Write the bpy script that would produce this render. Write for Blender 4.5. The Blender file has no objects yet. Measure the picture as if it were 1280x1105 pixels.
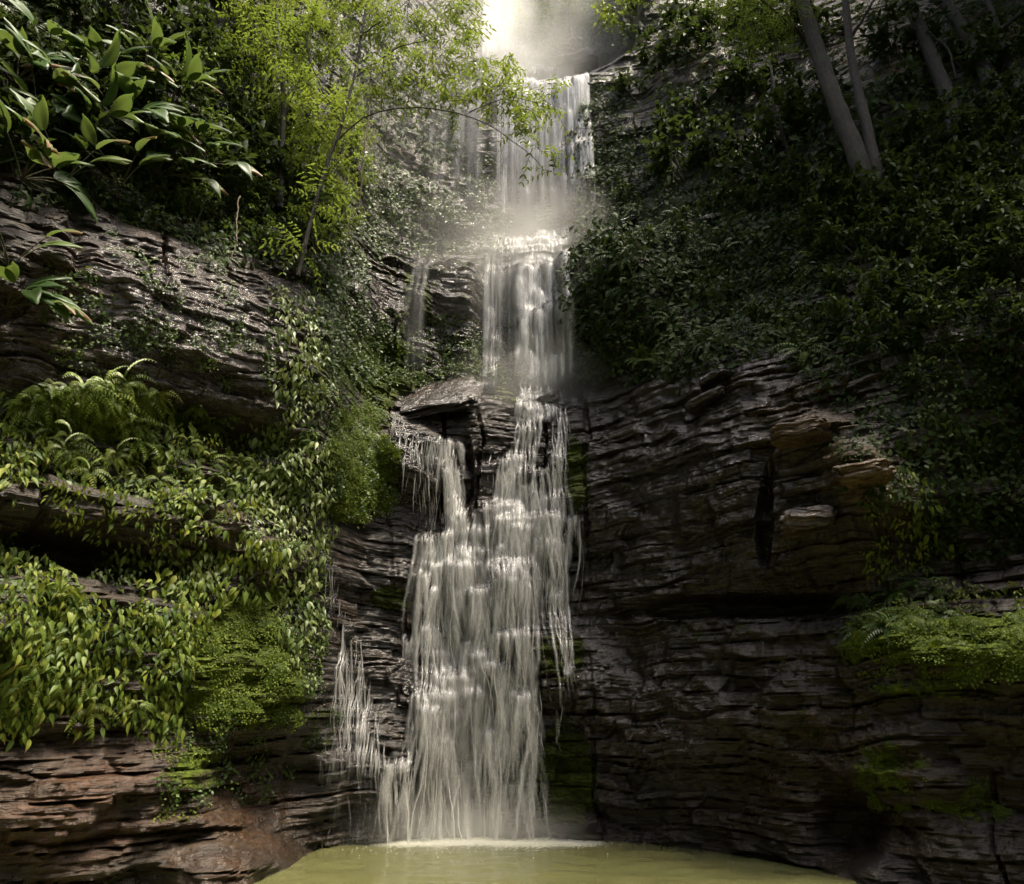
import bpy, math, random
import numpy as np
from mathutils import Vector, Matrix
from mathutils.bvhtree import BVHTree

random.seed(7); rng = np.random.default_rng(7)
SC = bpy.context.scene; COL = SC.collection
R = math.radians
MIST = True; HAZE = 0
SHADE_TREES = [(14, 11, 8, 15), (17, 8, 8, 15), (16, 14, 11, 15), (13, 16, 14, 13), (10.5, 9.6, 8, 15), (-11, 9, 10, 14), (-11.5, 5, 8, 16), (-10, 13, 13, 12), (-13, 1, 6, 17), (-14, 7, 10, 16), (-9.5, 16.5, 16, 11), (-13.5, 12, 13, 13), (-12, -3, 5, 18), (-8.5, -1.5, 3, 19)]  # unseen trees added for shade: base position and height

# ------------------------------------------------------------------ camera geometry
CAM = np.array([0.0, 0.0, 1.7]); PITCH = R(20.0); F = 957.0
FW = np.array([0, math.cos(PITCH), math.sin(PITCH)]); UP = np.array([0, -math.sin(PITCH), math.cos(PITCH)])
def ray(px, py):
    d = FW + UP*((552.5-py)/F) + np.array([1.0, 0, 0])*((px-640)/F)
    return d
def at(px, py, Y):
    d = ray(px, py); return CAM + d*(Y/d[1])
def proj(P):
    q = P-CAM; w = np.maximum(q@FW, .05)
    return 640+F*q[..., 0]/w, 552.5-F*(q@UP)/w

# ------------------------------------------------------------------ noise
def hsh(i, j=0, k=0, seed=0):
    h = (np.asarray(i).astype(np.int64)*374761393 + np.asarray(j).astype(np.int64)*668265263 + np.asarray(k).astype(np.int64)*2147483647 + seed*974634777) & 0xffffffff
    h = ((h ^ (h >> 13))*1274126177) & 0xffffffff
    h = ((h ^ (h >> 16))*2246822519) & 0xffffffff
    return ((h ^ (h >> 15)) & 0xffffff)/float(0xffffff)
def vn(x, y, z=0.0, seed=0):
    x, y, z = np.broadcast_arrays(np.asarray(x, float), np.asarray(y, float), np.asarray(z, float))
    xi, yi, zi = np.floor(x), np.floor(y), np.floor(z)
    fx, fy, fz = x-xi, y-yi, z-zi
    fx, fy, fz = [f*f*(3-2*f) for f in (fx, fy, fz)]
    o = 0
    for a in (0, 1):
        for b in (0, 1):
            for c in (0, 1):
                o = o + (fx if a else 1-fx)*(fy if b else 1-fy)*(fz if c else 1-fz)*hsh(xi+a, yi+b, zi+c, seed)
    return o*2-1
def fbm(x, y, z=0.0, oct=4, seed=0):
    o, a = 0, 1.0
    for i in range(oct):
        o = o + a*vn(x*2**i, y*2**i, np.asarray(z)*2**i, seed+i*13); a *= .5
    return o
def sst(a, b, x):
    t = np.clip((x-a)/(b-a), 0, 1); return t*t*(3-2*t)

# ------------------------------------------------------------------ object helpers
def mesh_np(name, V, faces_list, mats, attrs=None, smooth=True):
    """faces_list: list of (n,3) or (n,4) int arrays"""
    me = bpy.data.meshes.new(name)
    V = np.ascontiguousarray(V, dtype=np.float32)
    me.vertices.add(len(V)); me.vertices.foreach_set('co', V.ravel())
    loops = np.concatenate([f.ravel() for f in faces_list]).astype(np.int32)
    tot = np.concatenate([np.full(len(f), f.shape[1]) for f in faces_list]).astype(np.int32)
    st = np.concatenate([[0], np.cumsum(tot)[:-1]]).astype(np.int32)
    me.loops.add(len(loops)); me.loops.foreach_set('vertex_index', loops)
    me.polygons.add(len(tot)); me.polygons.foreach_set('loop_start', st); me.polygons.foreach_set('loop_total', tot)
    me.polygons.foreach_set('use_smooth', np.full(len(tot), smooth, dtype=bool))
    for k, a in (attrs or {}).items():
        at_ = me.attributes.new(k, 'FLOAT', 'POINT'); at_.data.foreach_set('value', np.ascontiguousarray(a, dtype=np.float32))
    me.update(calc_edges=True); me.validate()
    for m in (mats if isinstance(mats, (list, tuple)) else [mats]): me.materials.append(m)
    return me
def link(name, data, parent=None):
    o = bpy.data.objects.new(name, data); COL.objects.link(o)
    if parent: o.parent = parent
    return o
def tag(o, label=None, cat=None, group=None, kind=None):
    if label: o['label'] = label
    if cat: o['category'] = cat
    if group: o['group'] = group
    if kind: o['kind'] = kind
    return o
def empty(name, loc=(0, 0, 0)):
    o = bpy.data.objects.new(name, None); COL.objects.link(o); o.location = loc; o.empty_display_size = .2; return o

class Geo:
    def __init__(s): s.V = []; s.F = []; s.A = []; s.T = []; s.n = 0
    def add(s, V, F, rnd=None, tip=None):
        V = np.asarray(V, float); s.V.append(V)
        for f in (F if isinstance(F, list) else [F]): s.F.append(np.asarray(f)+s.n)
        s.A.append(np.broadcast_to(0.5 if rnd is None else rnd, (len(V),)).astype(float))
        s.T.append(np.broadcast_to(0.0 if tip is None else tip, (len(V),)).astype(float))
        s.n += len(V)
    def inst(s, tpl, M, T, rnd=None):
        V, Fc, tp = tpl; N = len(T); k = len(V)
        if N == 0: return
        P = np.einsum('nij,kj->nki', M, V)+T[:, None, :]
        Fa = (Fc[None]+(np.arange(N)*k)[:, None, None]).reshape(-1, Fc.shape[1])
        rnd = rng.random(N) if rnd is None else rnd
        s.add(P.reshape(-1, 3), Fa, np.repeat(rnd, k), np.tile(tp, N))
    def tube(s, pts, rad, n=7, rnd=.5, knob=0.0):
        pts = np.asarray(pts, float); rad = np.broadcast_to(np.asarray(rad, float), (len(pts),))
        d = np.gradient(pts, axis=0); d /= np.linalg.norm(d, axis=1, keepdims=True)+1e-9
        ref = np.array([0.3, 1.0, 0.1]) if abs(d[0][1]) < .8 else np.array([1.0, .2, 0.1])
        a = np.cross(d, ref); a /= np.linalg.norm(a, axis=1, keepdims=True)+1e-9; b = np.cross(d, a)
        th = np.arange(n)*2*math.pi/n
        rr = rad[:, None]*np.ones(n)
        if knob: rr = rr*(1+knob*(rng.random(rr.shape)-.5))
        P = pts[:, None]+rr[..., None]*(np.cos(th)[None, :, None]*a[:, None]+np.sin(th)[None, :, None]*b[:, None])
        i = np.arange(len(pts)-1)[:, None]*n; j = np.arange(n)[None]; j2 = (j+1) % n
        Fq = np.stack([i+j, i+j2, i+n+j2, i+n+j], -1).reshape(-1, 4)
        s.add(P.reshape(-1, 3), Fq, rnd)
    def mesh(s, name, mat, smooth=True):
        q = [f for f in s.F if f.shape[1] == 4]; t = [f for f in s.F if f.shape[1] == 3]
        fl = ([np.concatenate(q)] if q else [])+([np.concatenate(t)] if t else [])
        return mesh_np(name, np.concatenate(s.V), fl, mat, {'rnd': np.concatenate(s.A), 'tip': np.concatenate(s.T)}, smooth)

def nrm(v): v = np.asarray(v, float); return v/(np.linalg.norm(v, axis=-1, keepdims=True)+1e-9)
def frames(d, n):
    d = nrm(d); x = nrm(np.cross(d, n)); n2 = np.cross(x, d)
    return np.stack([x, d, n2], -1)
def leaf_tpl(L=1., W=.4, n=4, fold=.25, curl=.5, peak=.4, cup=0.):
    """strip with a mid rib, bending down along its length; along +Y, normal +Z"""
    V = []; tp = []
    ang = 0; y = z = 0
    for i in range(n+1):
        t = i/n
        w = W/2*((t/peak)**.7*((1-t)/(1-peak))**(.7*(1-peak)/peak) if 0 < t < 1 else (.1 if t == 0 else .0))
        if i: ang = -curl*t; y += L/n*math.cos(ang); z += L/n*math.sin(ang)
        V += [(-w, y, z+fold*w), (0, y, z), (w, y, z+fold*w)]; tp += [t, t, t]
    Fq = []
    for i in range(n):
        a = i*3; Fq += [(a, a+1, a+4, a+3), (a+1, a+2, a+5, a+4)]
    return np.array(V, float), np.array(Fq), np.array(tp, float)

# ------------------------------------------------------------------ materials
class NT:
    def __init__(s, name, surf=True):
        s.m = bpy.data.materials.new(name); s.m.use_nodes = True; s.t = s.m.node_tree; s.t.nodes.clear()
        s.out = s.t.nodes.new('ShaderNodeOutputMaterial')
    def n(s, typ, ins=None, **kw):
        nd = s.t.nodes.new('ShaderNode'+typ)
        for k, v in kw.items(): setattr(nd, k, v)
        for k, v in (ins or {}).items():
            sk = nd.inputs[k]
            if isinstance(v, bpy.types.NodeSocket): s.t.links.new(v, sk)
            elif isinstance(v, bpy.types.Node): s.t.links.new(v.outputs[0], sk)
            else: sk.default_value = v
        return nd
    def ramp(s, fac, stops):
        r = s.n('ValToRGB', {'Fac': fac}); e = r.color_ramp.elements
        while len(e) < len(stops): e.new(.5)
        for el, (p, c) in zip(e, stops): el.position = p; el.color = (*c, 1) if len(c) == 3 else c
        return r.outputs[0]
    def mix(s, f, a, b, typ='MIX'):
        m = s.n('Mix', data_type='RGBA', blend_type=typ)
        for sk, v in ((m.inputs[0], f), (m.inputs[6], a), (m.inputs[7], b)):
            if isinstance(v, bpy.types.NodeSocket): s.t.links.new(v, sk)
            else: sk.default_value = v if not isinstance(v, tuple) or len(v) == 4 else (*v, 1)
        return m.outputs[2]
    def math(s, op, a, b=0.0, c=0.0):
        m = s.n('Math', operation=op)
        for sk, v in zip(m.inputs, (a, b, c)):
            if isinstance(v, bpy.types.NodeSocket): s.t.links.new(v, sk)
            else: sk.default_value = v
        return m.outputs[0]
    def attr(s, name): return s.n('Attribute', attribute_name=name).outputs['Fac']
    def noise(s, vec, scale, detail=4, rough=.55):
        return s.n('TexNoise', {'Vector': vec, 'Scale': scale, 'Detail': detail, 'Roughness': rough}).outputs['Fac']
    def coords(s, sc=(1, 1, 1)):
        tc = s.n('TexCoord').outputs['Object']
        if sc == (1, 1, 1): return tc
        return s.n('Mapping', {'Vector': tc, 'Scale': sc}).outputs[0]
    def surf(s, sh): s.t.links.new(sh.outputs[0], s.out.inputs['Surface']); return s.m

def rock_mat(name='wet_shale'):
    t = NT(name); c = t.coords(); cs = t.coords((.55, .55, 5.0)); cf = t.coords((2.2, 2.2, 14.0))
    warp = t.noise(c, .9, 3)
    band = t.noise(cs, 1.6, 6, .62); fine = t.noise(cf, 2.2, 5, .65); blot = t.noise(c, 1.3, 5, .6); grit = t.noise(c, 26, 4, .65)
    v = t.math('ADD', t.math('MULTIPLY', band, .55), t.math('MULTIPLY', fine, .45))
    base = t.ramp(v, [(.30, (.0065, .0046, .003)), (.47, (.019, .0135, .0085)), (.60, (.048, .034, .021)), (.75, (.125, .094, .064))])
    base = t.mix(t.math('MULTIPLY', t.ramp(blot, [(.45, (0, 0, 0)), (.62, (1, 1, 1))]), .55), base, (.02, .018, .016), 'MIX')
    rust = t.attr('rust'); rn = t.ramp(t.noise(t.coords((.8, .8, 2.4)), 1.5, 5, .6), [(.42, (0, 0, 0)), (.60, (1, 1, 1))])
    rustc = t.ramp(fine, [(.3, (.03, .012, .006)), (.55, (.065, .033, .017)), (.75, (.13, .072, .038))])
    base = t.mix(t.math('MULTIPLY', rust, t.math('ADD', t.math('MULTIPLY', rn, .7), .3)), base, rustc)
    och = t.attr('ochre'); base = t.mix(t.math('MULTIPLY', och, t.math('ADD', t.math('MULTIPLY', rn, .8), .2)), base, t.ramp(fine, [(.3, (.08, .055, .028)), (.7, (.38, .26, .13))]))
    mo = t.attr('moss'); mn = t.noise(c, 5.0, 6, .68); mk = t.ramp(t.math('ADD', mn, t.math('MULTIPLY', t.math('SUBTRACT', mo, .5), .9)), [(.46, (0, 0, 0)), (.56, (1, 1, 1))])
    mossc = t.ramp(t.noise(c, 14, 5, .7), [(.3, (.014, .022, .004)), (.5, (.06, .085, .010)), (.7, (.16, .20, .025))])
    col = t.mix(mk, base, mossc)
    wet = t.attr('wet'); col = t.mix(t.math('MULTIPLY', wet, .9), col, t.mix(1.0, col, (.46, .40, .34), 'MULTIPLY'))
    rgh = t.math('SUBTRACT', t.math('ADD', t.math('MULTIPLY', grit, .25), t.math('MULTIPLY', blot, .42)), t.math('MULTIPLY', wet, .30))
    rgh = t.math('MAXIMUM', t.math('ADD', rgh, t.math('MULTIPLY', mk, .35)), .16)
    h = t.math('ADD', t.math('MULTIPLY', fine, .7), t.math('ADD', t.math('MULTIPLY', grit, .22), t.math('MULTIPLY', t.noise(c, 7, 5, .6), .6)))
    h = t.math('ADD', h, t.math('MULTIPLY', t.math('MULTIPLY', mk, t.noise(c, 40, 3, .7)), .6))
    b = t.n('Bump', {'Height': h, 'Strength': 1.0, 'Distance': .07})
    p = t.n('BsdfPrincipled', {'Base Color': col, 'Roughness': rgh, 'Specular IOR Level': t.math('MULTIPLY', t.math('SUBTRACT', 1.0, t.math('MULTIPLY', mk, .8)), t.math('ADD', .5, t.math('MULTIPLY', wet, .5))), 'Normal': b})
    return t.surf(p)

def leaf_mat(name, dark, mid, light, tr=.3, rough=.38, brown=0.0, var=.35, spec=.5, veins=0):
    t = NT(name); r = t.attr('rnd'); tip = t.attr('tip'); oi = t.n('ObjectInfo').outputs['Random']
    f = t.math('ADD', t.math('MULTIPLY', r, 1-var), t.math('MULTIPLY', oi, var))
    col = t.ramp(f, [(.08, dark), (.5, mid), (.92, light)])
    n2 = t.noise(t.coords(), 30 if not veins else 12, 3)
    col = t.mix(t.math('MULTIPLY', n2, .35), col, (dark[0]*.7, dark[1]*.7, dark[2]*.7), 'MIX')
    if brown:
        bm = t.math('MULTIPLY', t.ramp(r, [(1-brown-.04, (0, 0, 0)), (1-brown+.02, (1, 1, 1))]), t.ramp(t.math('ADD', tip, t.math('MULTIPLY', t.math('SUBTRACT', n2, .5), .5)), [(.62, (0, 0, 0)), (.8, (1, 1, 1))]))
        col = t.mix(bm, col, (.20, .11, .05))
    p = t.n('BsdfPrincipled', {'Base Color': col, 'Roughness': rough, 'Specular IOR Level': spec})
    if veins:
        pass
    tl = t.n('BsdfTranslucent', {'Color': t.mix(.5, col, (light[0]*1.3, light[1]*1.3, light[2]*.8))})
    return t.surf(t.n('MixShader', {0: tr, 1: p, 2: tl}))

def bark_mat(name, a, b):
    t = NT(name); c = t.coords((7, 7, 1.2)); n = t.noise(c, 3.5, 7, .72); m = t.noise(t.coords(), 3, 4)
    col = t.mix(t.ramp(m, [(.5, (0, 0, 0)), (.65, (.7, .7, .7))]), t.ramp(n, [(.38, a), (.64, b)]), (.022, .028, .010))
    return t.surf(t.n('BsdfPrincipled', {'Base Color': col, 'Roughness': .8, 'Normal': t.n('Bump', {'Height': n, 'Strength': 1.0, 'Distance': .05})}))

def fall_mat(name, dens=1.0):
    t = NT(name); a = t.attr('alpha')
    st = t.noise(t.coords((9, 9, .7)), 4.0, 4, .65); f2 = t.noise(t.coords((30, 30, 3.0)), 3.0, 3, .6)
    k = t.math('MULTIPLY', a, t.math('MULTIPLY', t.math('ADD', t.math('MULTIPLY', st, 1.5), t.math('SUBTRACT', t.math('MULTIPLY', f2, 1.1), .75)), dens))
    k = t.n('Clamp', {0: k}).outputs[0]
    d = t.n('BsdfDiffuse', {'Color': (.93, .92, .90, 1)}); tl = t.n('BsdfTranslucent', {'Color': (.93, .92, .90, 1)})
    g = t.n('BsdfGlossy', {'Color': (.9, .9, .9, 1), 'Roughness': .25})
    w = t.n('MixShader', {0: .45, 1: d, 2: tl}); w = t.n('MixShader', {0: .08, 1: w.outputs[0], 2: g.outputs[0]})
    return t.surf(t.n('MixShader', {0: k, 1: t.n('BsdfTransparent').outputs[0], 2: w.outputs[0]}))

def pool_mat():
    t = NT('murky_water'); c = t.coords(); n1 = t.noise(c, 2.2, 3); n2 = t.noise(c, 9, 3)
    fo = t.attr('foam'); fk = t.ramp(t.math('ADD', t.math('MULTIPLY', fo, .9), t.math('MULTIPLY', t.math('SUBTRACT', t.noise(c, 18, 5, .7), .5), .9)), [(.42, (0, 0, 0)), (.8, (1, 1, 1))])
    col = t.mix(t.math('MULTIPLY', n1, .6), (.108, .108, .043), (.078, .082, .031))
    col = t.mix(t.math('MULTIPLY', fk, .8), col, (.72, .72, .62))
    b = t.n('Bump', {'Height': t.math('ADD', n1, t.math('MULTIPLY', n2, .25)), 'Strength': .3, 'Distance': .05})
    return t.surf(t.n('BsdfPrincipled', {'Base Color': col, 'Roughness': t.math('ADD', .14, t.math('MULTIPLY', fk, .5)), 'IOR': 1.33, 'Normal': b}))

def hill_mat():
    t = NT('sky_block_slope'); n = t.noise(t.coords(), .8, 8, .7)
    return t.surf(t.n('BsdfPrincipled', {'Base Color': t.ramp(n, [(.35, (.012, .016, .006)), (.6, (.05, .07, .02))]), 'Roughness': .9, 'Normal': t.n('Bump', {'Height': n, 'Strength': 1.0, 'Distance': .8})}))
ROCK = rock_mat(); HILL = hill_mat()
L_DROOP = leaf_mat('fresh_drooping_leaf', (.045, .085, .012), (.125, .175, .020), (.25, .27, .045), .34, .52, .05, .3, .3)
L_PALE = leaf_mat('pale_shiny_leaf', (.06, .10, .03), (.13, .18, .045), (.26, .29, .10), .3, .42, 0, .35, .4)
L_FERN = leaf_mat('yellow_green_fern', (.075, .125, .014), (.15, .215, .022), (.25, .29, .045), .35, .45, .08)
L_BIG = leaf_mat('broad_ribbed_leaf', (.025, .055, .012), (.055, .105, .020), (.13, .17, .05), .33, .45, .16, .35, .35)
L_SHRUB = leaf_mat('shrub_leaf', (.022, .045, .010), (.055, .10, .016), (.12, .17, .03), .35, .46, 0, .35, .35)
L_BRIGHT = leaf_mat('sun_toned_shrub_leaf', (.055, .10, .015), (.12, .185, .026), (.225, .28, .048), .42, .45)  # lighter copy of the shrub leaf, sunlight put into the colour
L_CREEP = leaf_mat('shade_toned_creeper_leaf', (.013, .026, .006), (.028, .050, .010), (.06, .085, .022), .25, .6, 0, .35, .13)  # shade of the right slope is partly put into this leaf colour
L_TREE = leaf_mat('tree_leaf', (.045, .08, .014), (.10, .155, .025), (.195, .245, .046), .42, .45)
L_MOSS = leaf_mat('moss_leaf', (.045, .072, .007), (.095, .135, .013), (.18, .22, .026), .32, .65, 0, .1, .2)
BARK = bark_mat('grey_brown_bark', (.005, .004, .0025), (.034, .026, .014)); BARK_D = bark_mat('dark_bark', (.005, .004, .003), (.030, .023, .014))
STEM = bark_mat('green_stem', (.03, .03, .012), (.09, .08, .03)); DRY = bark_mat('dry_root', (.12, .09, .06), (.32, .25, .18))
WATER = fall_mat('white_falling_water'); POOL = pool_mat()

# ------------------------------------------------------------------ the ravine wall: radius rho(phi, z) about O
O = np.array([0.0, 3.0])
PH0 = np.array([-88, -80, -48, -34, -25, -20.5, -18.5, -14.3, -7, 0, 5, 12, 24, 36, 49, 78, 88.])
RH0 = np.array([9.6, 9.1, 7.2, 7.35, 7.74, 8.0, 8.5, 9.6, 9.95, 9.95, 10.05, 9.45, 8.4, 7.9, 7.9, 9.4, 10.])
PROF = {   # phi: [(z, offset)...]
 -88: [(-1, .3), (5, .2), (9, 1.5), (14, 3), (36, 9)],
 -50: [(-1, -.15), (1.0, .0), (1.8, -.1), (3.0, .0), (3.3, .3), (3.6, .1), (4, .0), (5.0, .3), (5.4, .0), (6.8, .0), (7.4, .35), (9, 1.2), (12, 2.0), (16, 3.2), (36, 10)],
 -24: [(-1, .0), (1.0, .2), (1.7, .1), (3.0, .1), (4.6, .2), (5.2, .3), (5.8, .0), (7.3, .1), (8.5, .7), (11, 1.4), (14, 2.4), (36, 10)],
 -20: [(-1, .6), (1.0, .5), (1.7, .2), (4.6, .3), (5.8, .1), (7.3, .3), (8.5, .9), (11, 1.6), (14, 2.6), (36, 10)],
 -15: [(-1, .0), (2, .1), (4.5, .2), (6.5, .6), (7.2, .9), (9.3, 1.3), (11.3, 1.9), (12.6, 2.7), (18, 3.4), (20, 4.4), (36, 10)],
 -7: [(-1, .0), (2, .05), (4.5, .35), (6.5, .6), (7.1, .85), (7.5, 1.6), (8.0, 1.9), (11.0, 2.2), (11.6, 2.7), (12.8, 3.3), (18.2, 3.7), (19, 4.6), (20.5, 6.6), (36, 11)],
 0: [(-1, .0), (2, .1), (4, .3), (6, .6), (7.4, .9), (7.7, 1.3), (8.1, 1.8), (11.3, 2.15), (11.7, 2.5), (12.8, 3.5), (18.6, 3.85), (19, 4.6), (20, 6.6), (21, 7.2), (30, 8.6), (36, 12)],
 6: [(-1, .0), (2, .1), (4, .25), (6, .5), (7.4, .9), (7.8, 1.3), (8.2, 1.7), (11.3, 2.1), (11.8, 2.5), (12.8, 3.5), (18.6, 3.8), (19, 4.6), (20, 6.6), (21, 7.2), (30, 8.6), (36, 12)],
 9: [(-1, .0), (2, .1), (4, .2), (6, .5), (7.6, 1.1), (8.0, 1.4), (11.2, 1.5), (11.8, 2.1), (13, 3.4), (18.8, 4.1), (19.4, 4.8), (20.5, 6.8), (21.5, 7.6), (36, 12)],
 13.2: [(-1, .1), (3, .1), (5, .2), (7, .6), (8.4, 1.2), (10.8, 1.5), (11.6, 2.2), (13, 3.5), (19.4, 4.6), (20, 5.4), (21.2, 7.0), (22, 7.9), (36, 12)],
 15: [(-1, .1), (3, .1), (5, .2), (7, .5), (8.4, 1.2), (10.8, 1.7), (11.6, 2.3), (13, 3.5), (19, 4.8), (22, 5.2), (26, 5.8), (36, 8.5)],
 24: [(-1, .1), (2, .0), (2.9, .05), (3.15, .4), (3.5, .35), (3.75, .0), (5, .1), (7, .5), (8, 1.1), (9.5, 2.2), (12, 3.2), (15, 4.3), (18, 5.1), (36, 11)],
 36: [(-1, .1), (2, .0), (2.6, .0), (3.0, .35), (3.5, .3), (3.8, .0), (5.6, .0), (6.3, .5), (8, 1.4), (9.5, 2.3), (12, 3.4), (15, 4.8), (18, 6), (36, 13)],
 50: [(-1, .2), (1.5, .1), (2.4, .0), (2.7, .3), (3.2, .8), (4.5, .9), (5.2, .5), (6.5, .7), (8, 1.7), (10, 3.0), (14, 5), (18, 7), (36, 14)],
 88: [(-1, .2), (3, .2), (6, .8), (9, 2.5), (14, 5), (36, 14)],
}
ZS = np.concatenate([np.arange(-.6, 12.2, .021), np.arange(12.2, 20.5, .05), np.arange(20.5, 36, .12)])
PHS = np.concatenate([np.arange(-88, -58, .6), np.arange(-58, 58, .17), np.arange(58, 88.1, .6)])
pk = np.array(sorted(PROF)); tab = np.stack([np.interp(ZS, *zip(*PROF[k])) for k in pk], 0)
ker = np.exp(-np.linspace(-2, 2, 9)**2); ker /= ker.sum()
tab = np.stack([np.convolve(np.pad(r, 4, 'edge'), ker, 'valid') for r in tab])
off = np.stack([np.interp(PHS, pk, tab[:, i]) for i in range(len(ZS))], 1)       # (phi, z)
rho0 = np.interp(PHS, PH0, RH0)
PH, ZZ = np.meshgrid(PHS, ZS, indexing='ij')
base = rho0[:, None]+off
def polar(ph, rho, z): a = np.radians(ph); return np.stack([O[0]+rho*np.sin(a), O[1]+rho*np.cos(a), z], -1)
B = polar(PH, base, ZZ); PX, PY = proj(B)
front = (B-CAM)@FW > .5
def ell(px, py, rx, ry, rot=0, soft=.5):
    a = R(rot); dx = PX-px; dy = PY-py
    u = (dx*math.cos(a)+dy*math.sin(a))/rx; v = (-dx*math.sin(a)+dy*math.cos(a))/ry
    wob = .18*NW
    r = np.sqrt(u*u+v*v)+wob
    return np.where(front, 1-sst(1-soft, 1+soft*.6, r), 0)
S = np.radians(PH)*rho0[:, None]*1.05
NW = fbm(S*1.1, ZZ*1.4, 0, 3, 5)
FEAT = [  # px, py, rx, ry, rot, outward metres (negative: recess)
 (215, 385, 170, 85, 22, .22), (270, 528, 110, 26, 16, -.55), (90, 632, 110, 26, 8, .30), (115, 695, 110, 24, 10, -.6),
 (230, 650, 70, 40, 10, .25), (110, 810, 150, 110, 0, .12), (310, 855, 90, 60, 0, .15), (325, 985, 70, 60, 0, -.55), (60, 990, 120, 60, 0, .15), (170, 1040, 190, 110, 0, .3), (1180, 1090, 150, 60, 0, .3), (310, 1092, 110, 42, 0, .8), (1075, 1095, 60, 34, 0, .4), (340, 700, 40, 40, 0, .3),
 (920, 757, 150, 15, -3, -.55), (955, 645, 9, 60, 4, -.4), (1030, 610, 72, 95, 0, .3), (1090, 620, 60, 70, 0, .2), (1190, 805, 140, 30, 0, .15),
 (1060, 1040, 45, 60, 10, -.5), (1200, 670, 120, 50, 0, -.6), (1230, 540, 80, 90, 0, -.5), (447, 590, 44, 58, 0, .28), (768, 380, 72, 70, 0, .75), (480, 380, 45, 60, 0, .35), (560, 370, 40, 50, 0, .45), (620, 400, 30, 60, 0, -.4),
 (860, 600, 80, 60, -15, .2), (740, 640, 40, 40, 0, .22), (720, 830, 60, 40, 0, .2), (530, 575, 60, 34, 20, .35), (650, 660, 60, 14, -5, .2), (580, 590, 12, 45, 0, -.4),
 (690, 680, 14, 60, 0, .18), (640, 720, 40, 14, 0, .16), (850, 900, 120, 60, 12, .2), (460, 960, 60, 50, 0, .25), (980, 900, 60, 90, 0, .22), (1130, 960, 100, 60, 0, .25), (880, 100, 60, 60, 0, .3), (1100, 120, 90, 40, -20, .5),
]
LIPS = [  # px0, px1, py, drop in px: rock lips the cascade breaks over
 (539, 581, 555, 60), (652, 706, 618, 45), (617, 652, 573, 50), (561, 594, 646, 40), (601, 633, 633, 46), (623, 668, 680, 40), (666, 700, 648, 40), (527, 561, 668, 80), (668, 703, 678, 60), (560, 600, 700, 70), (620, 674, 700, 60),
 (522, 581, 781, 30), (519, 583, 795, 60), (613, 672, 733, 55), (615, 662, 790, 40), (608, 640, 832, 70), (556, 588, 837, 60), (519, 566, 868, 40), (515, 556, 881, 80), (595, 662, 915, 80), (476, 532, 976, 70), (480, 522, 955, 30), (611, 628, 975, 70), (648, 678, 978, 50), (555, 583, 1023, 36), (530, 560, 940, 90), (566, 600, 955, 90), (640, 668, 868, 60), (585, 612, 740, 50), (660, 706, 588, 40), (575, 612, 690, 40)]
bulge = np.zeros_like(ZZ)
for l in LIPS: FEAT.append(((l[0]+l[1])/2, l[2]+7, (l[1]-l[0])/2+6, 7, random.uniform(-3, 3), random.uniform(.08, .17)))
for f in FEAT: bulge += f[5]*ell(*f[:5])
warp = .13*fbm(S*.35, ZZ*.25, 0, 3, 21)+.05*fbm(S*1.6, ZZ*.8, 0, 2, 31)
dip = -.02*S
W0 = ZZ+warp+dip
def strata(h, amp, Lb, seed, bev=.055):
    w = W0/h+.38*vn(S*.4, W0*.5/h, 0, seed)+.05*vn(S*2.2, W0/h, 0, seed+3)
    k = np.floor(w); f = w-k
    c = S/Lb*(.5+1.1*hsh(k, 3, 0, seed))+hsh(k, 9, 0, seed)*37+.35*vn(S*2.5, W0*3, 0, seed+5)
    j = np.floor(c); g = c-j
    p = hsh(k, j, 1, seed)*(1-sst(.86, 1, g))+hsh(k, j+1, 1, seed)*sst(.86, 1, g)
    e = np.minimum(sst(0, bev, f), sst(0, bev*1.4, 1-f))
    return amp*((p-.5)*(.35+.65*e)-.35*(1-e))
big = .5+.5*vn(S*.22, ZZ*.3, 0, 77)
rough_amt = .65+.7*big
# the lower walls are thin bedded, the upper ones more massive
thin = np.where(ZZ < 3.2, 1.0, .75)
disp = strata(.62, .17, 1.1, 1)*rough_amt+strata(.23, .15, .7, 2)*rough_amt+strata(.12, .065, .5, 4, .1)+strata(.06, .04, .28, 3, .15)*thin
disp += .10*fbm(S*.9, ZZ*.9, 0, 4, 41)+.035*fbm(S*5, ZZ*7, 0, 3, 51)
disp += .20*fbm(S*.4, ZZ*.35, 0, 2, 61)
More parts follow.
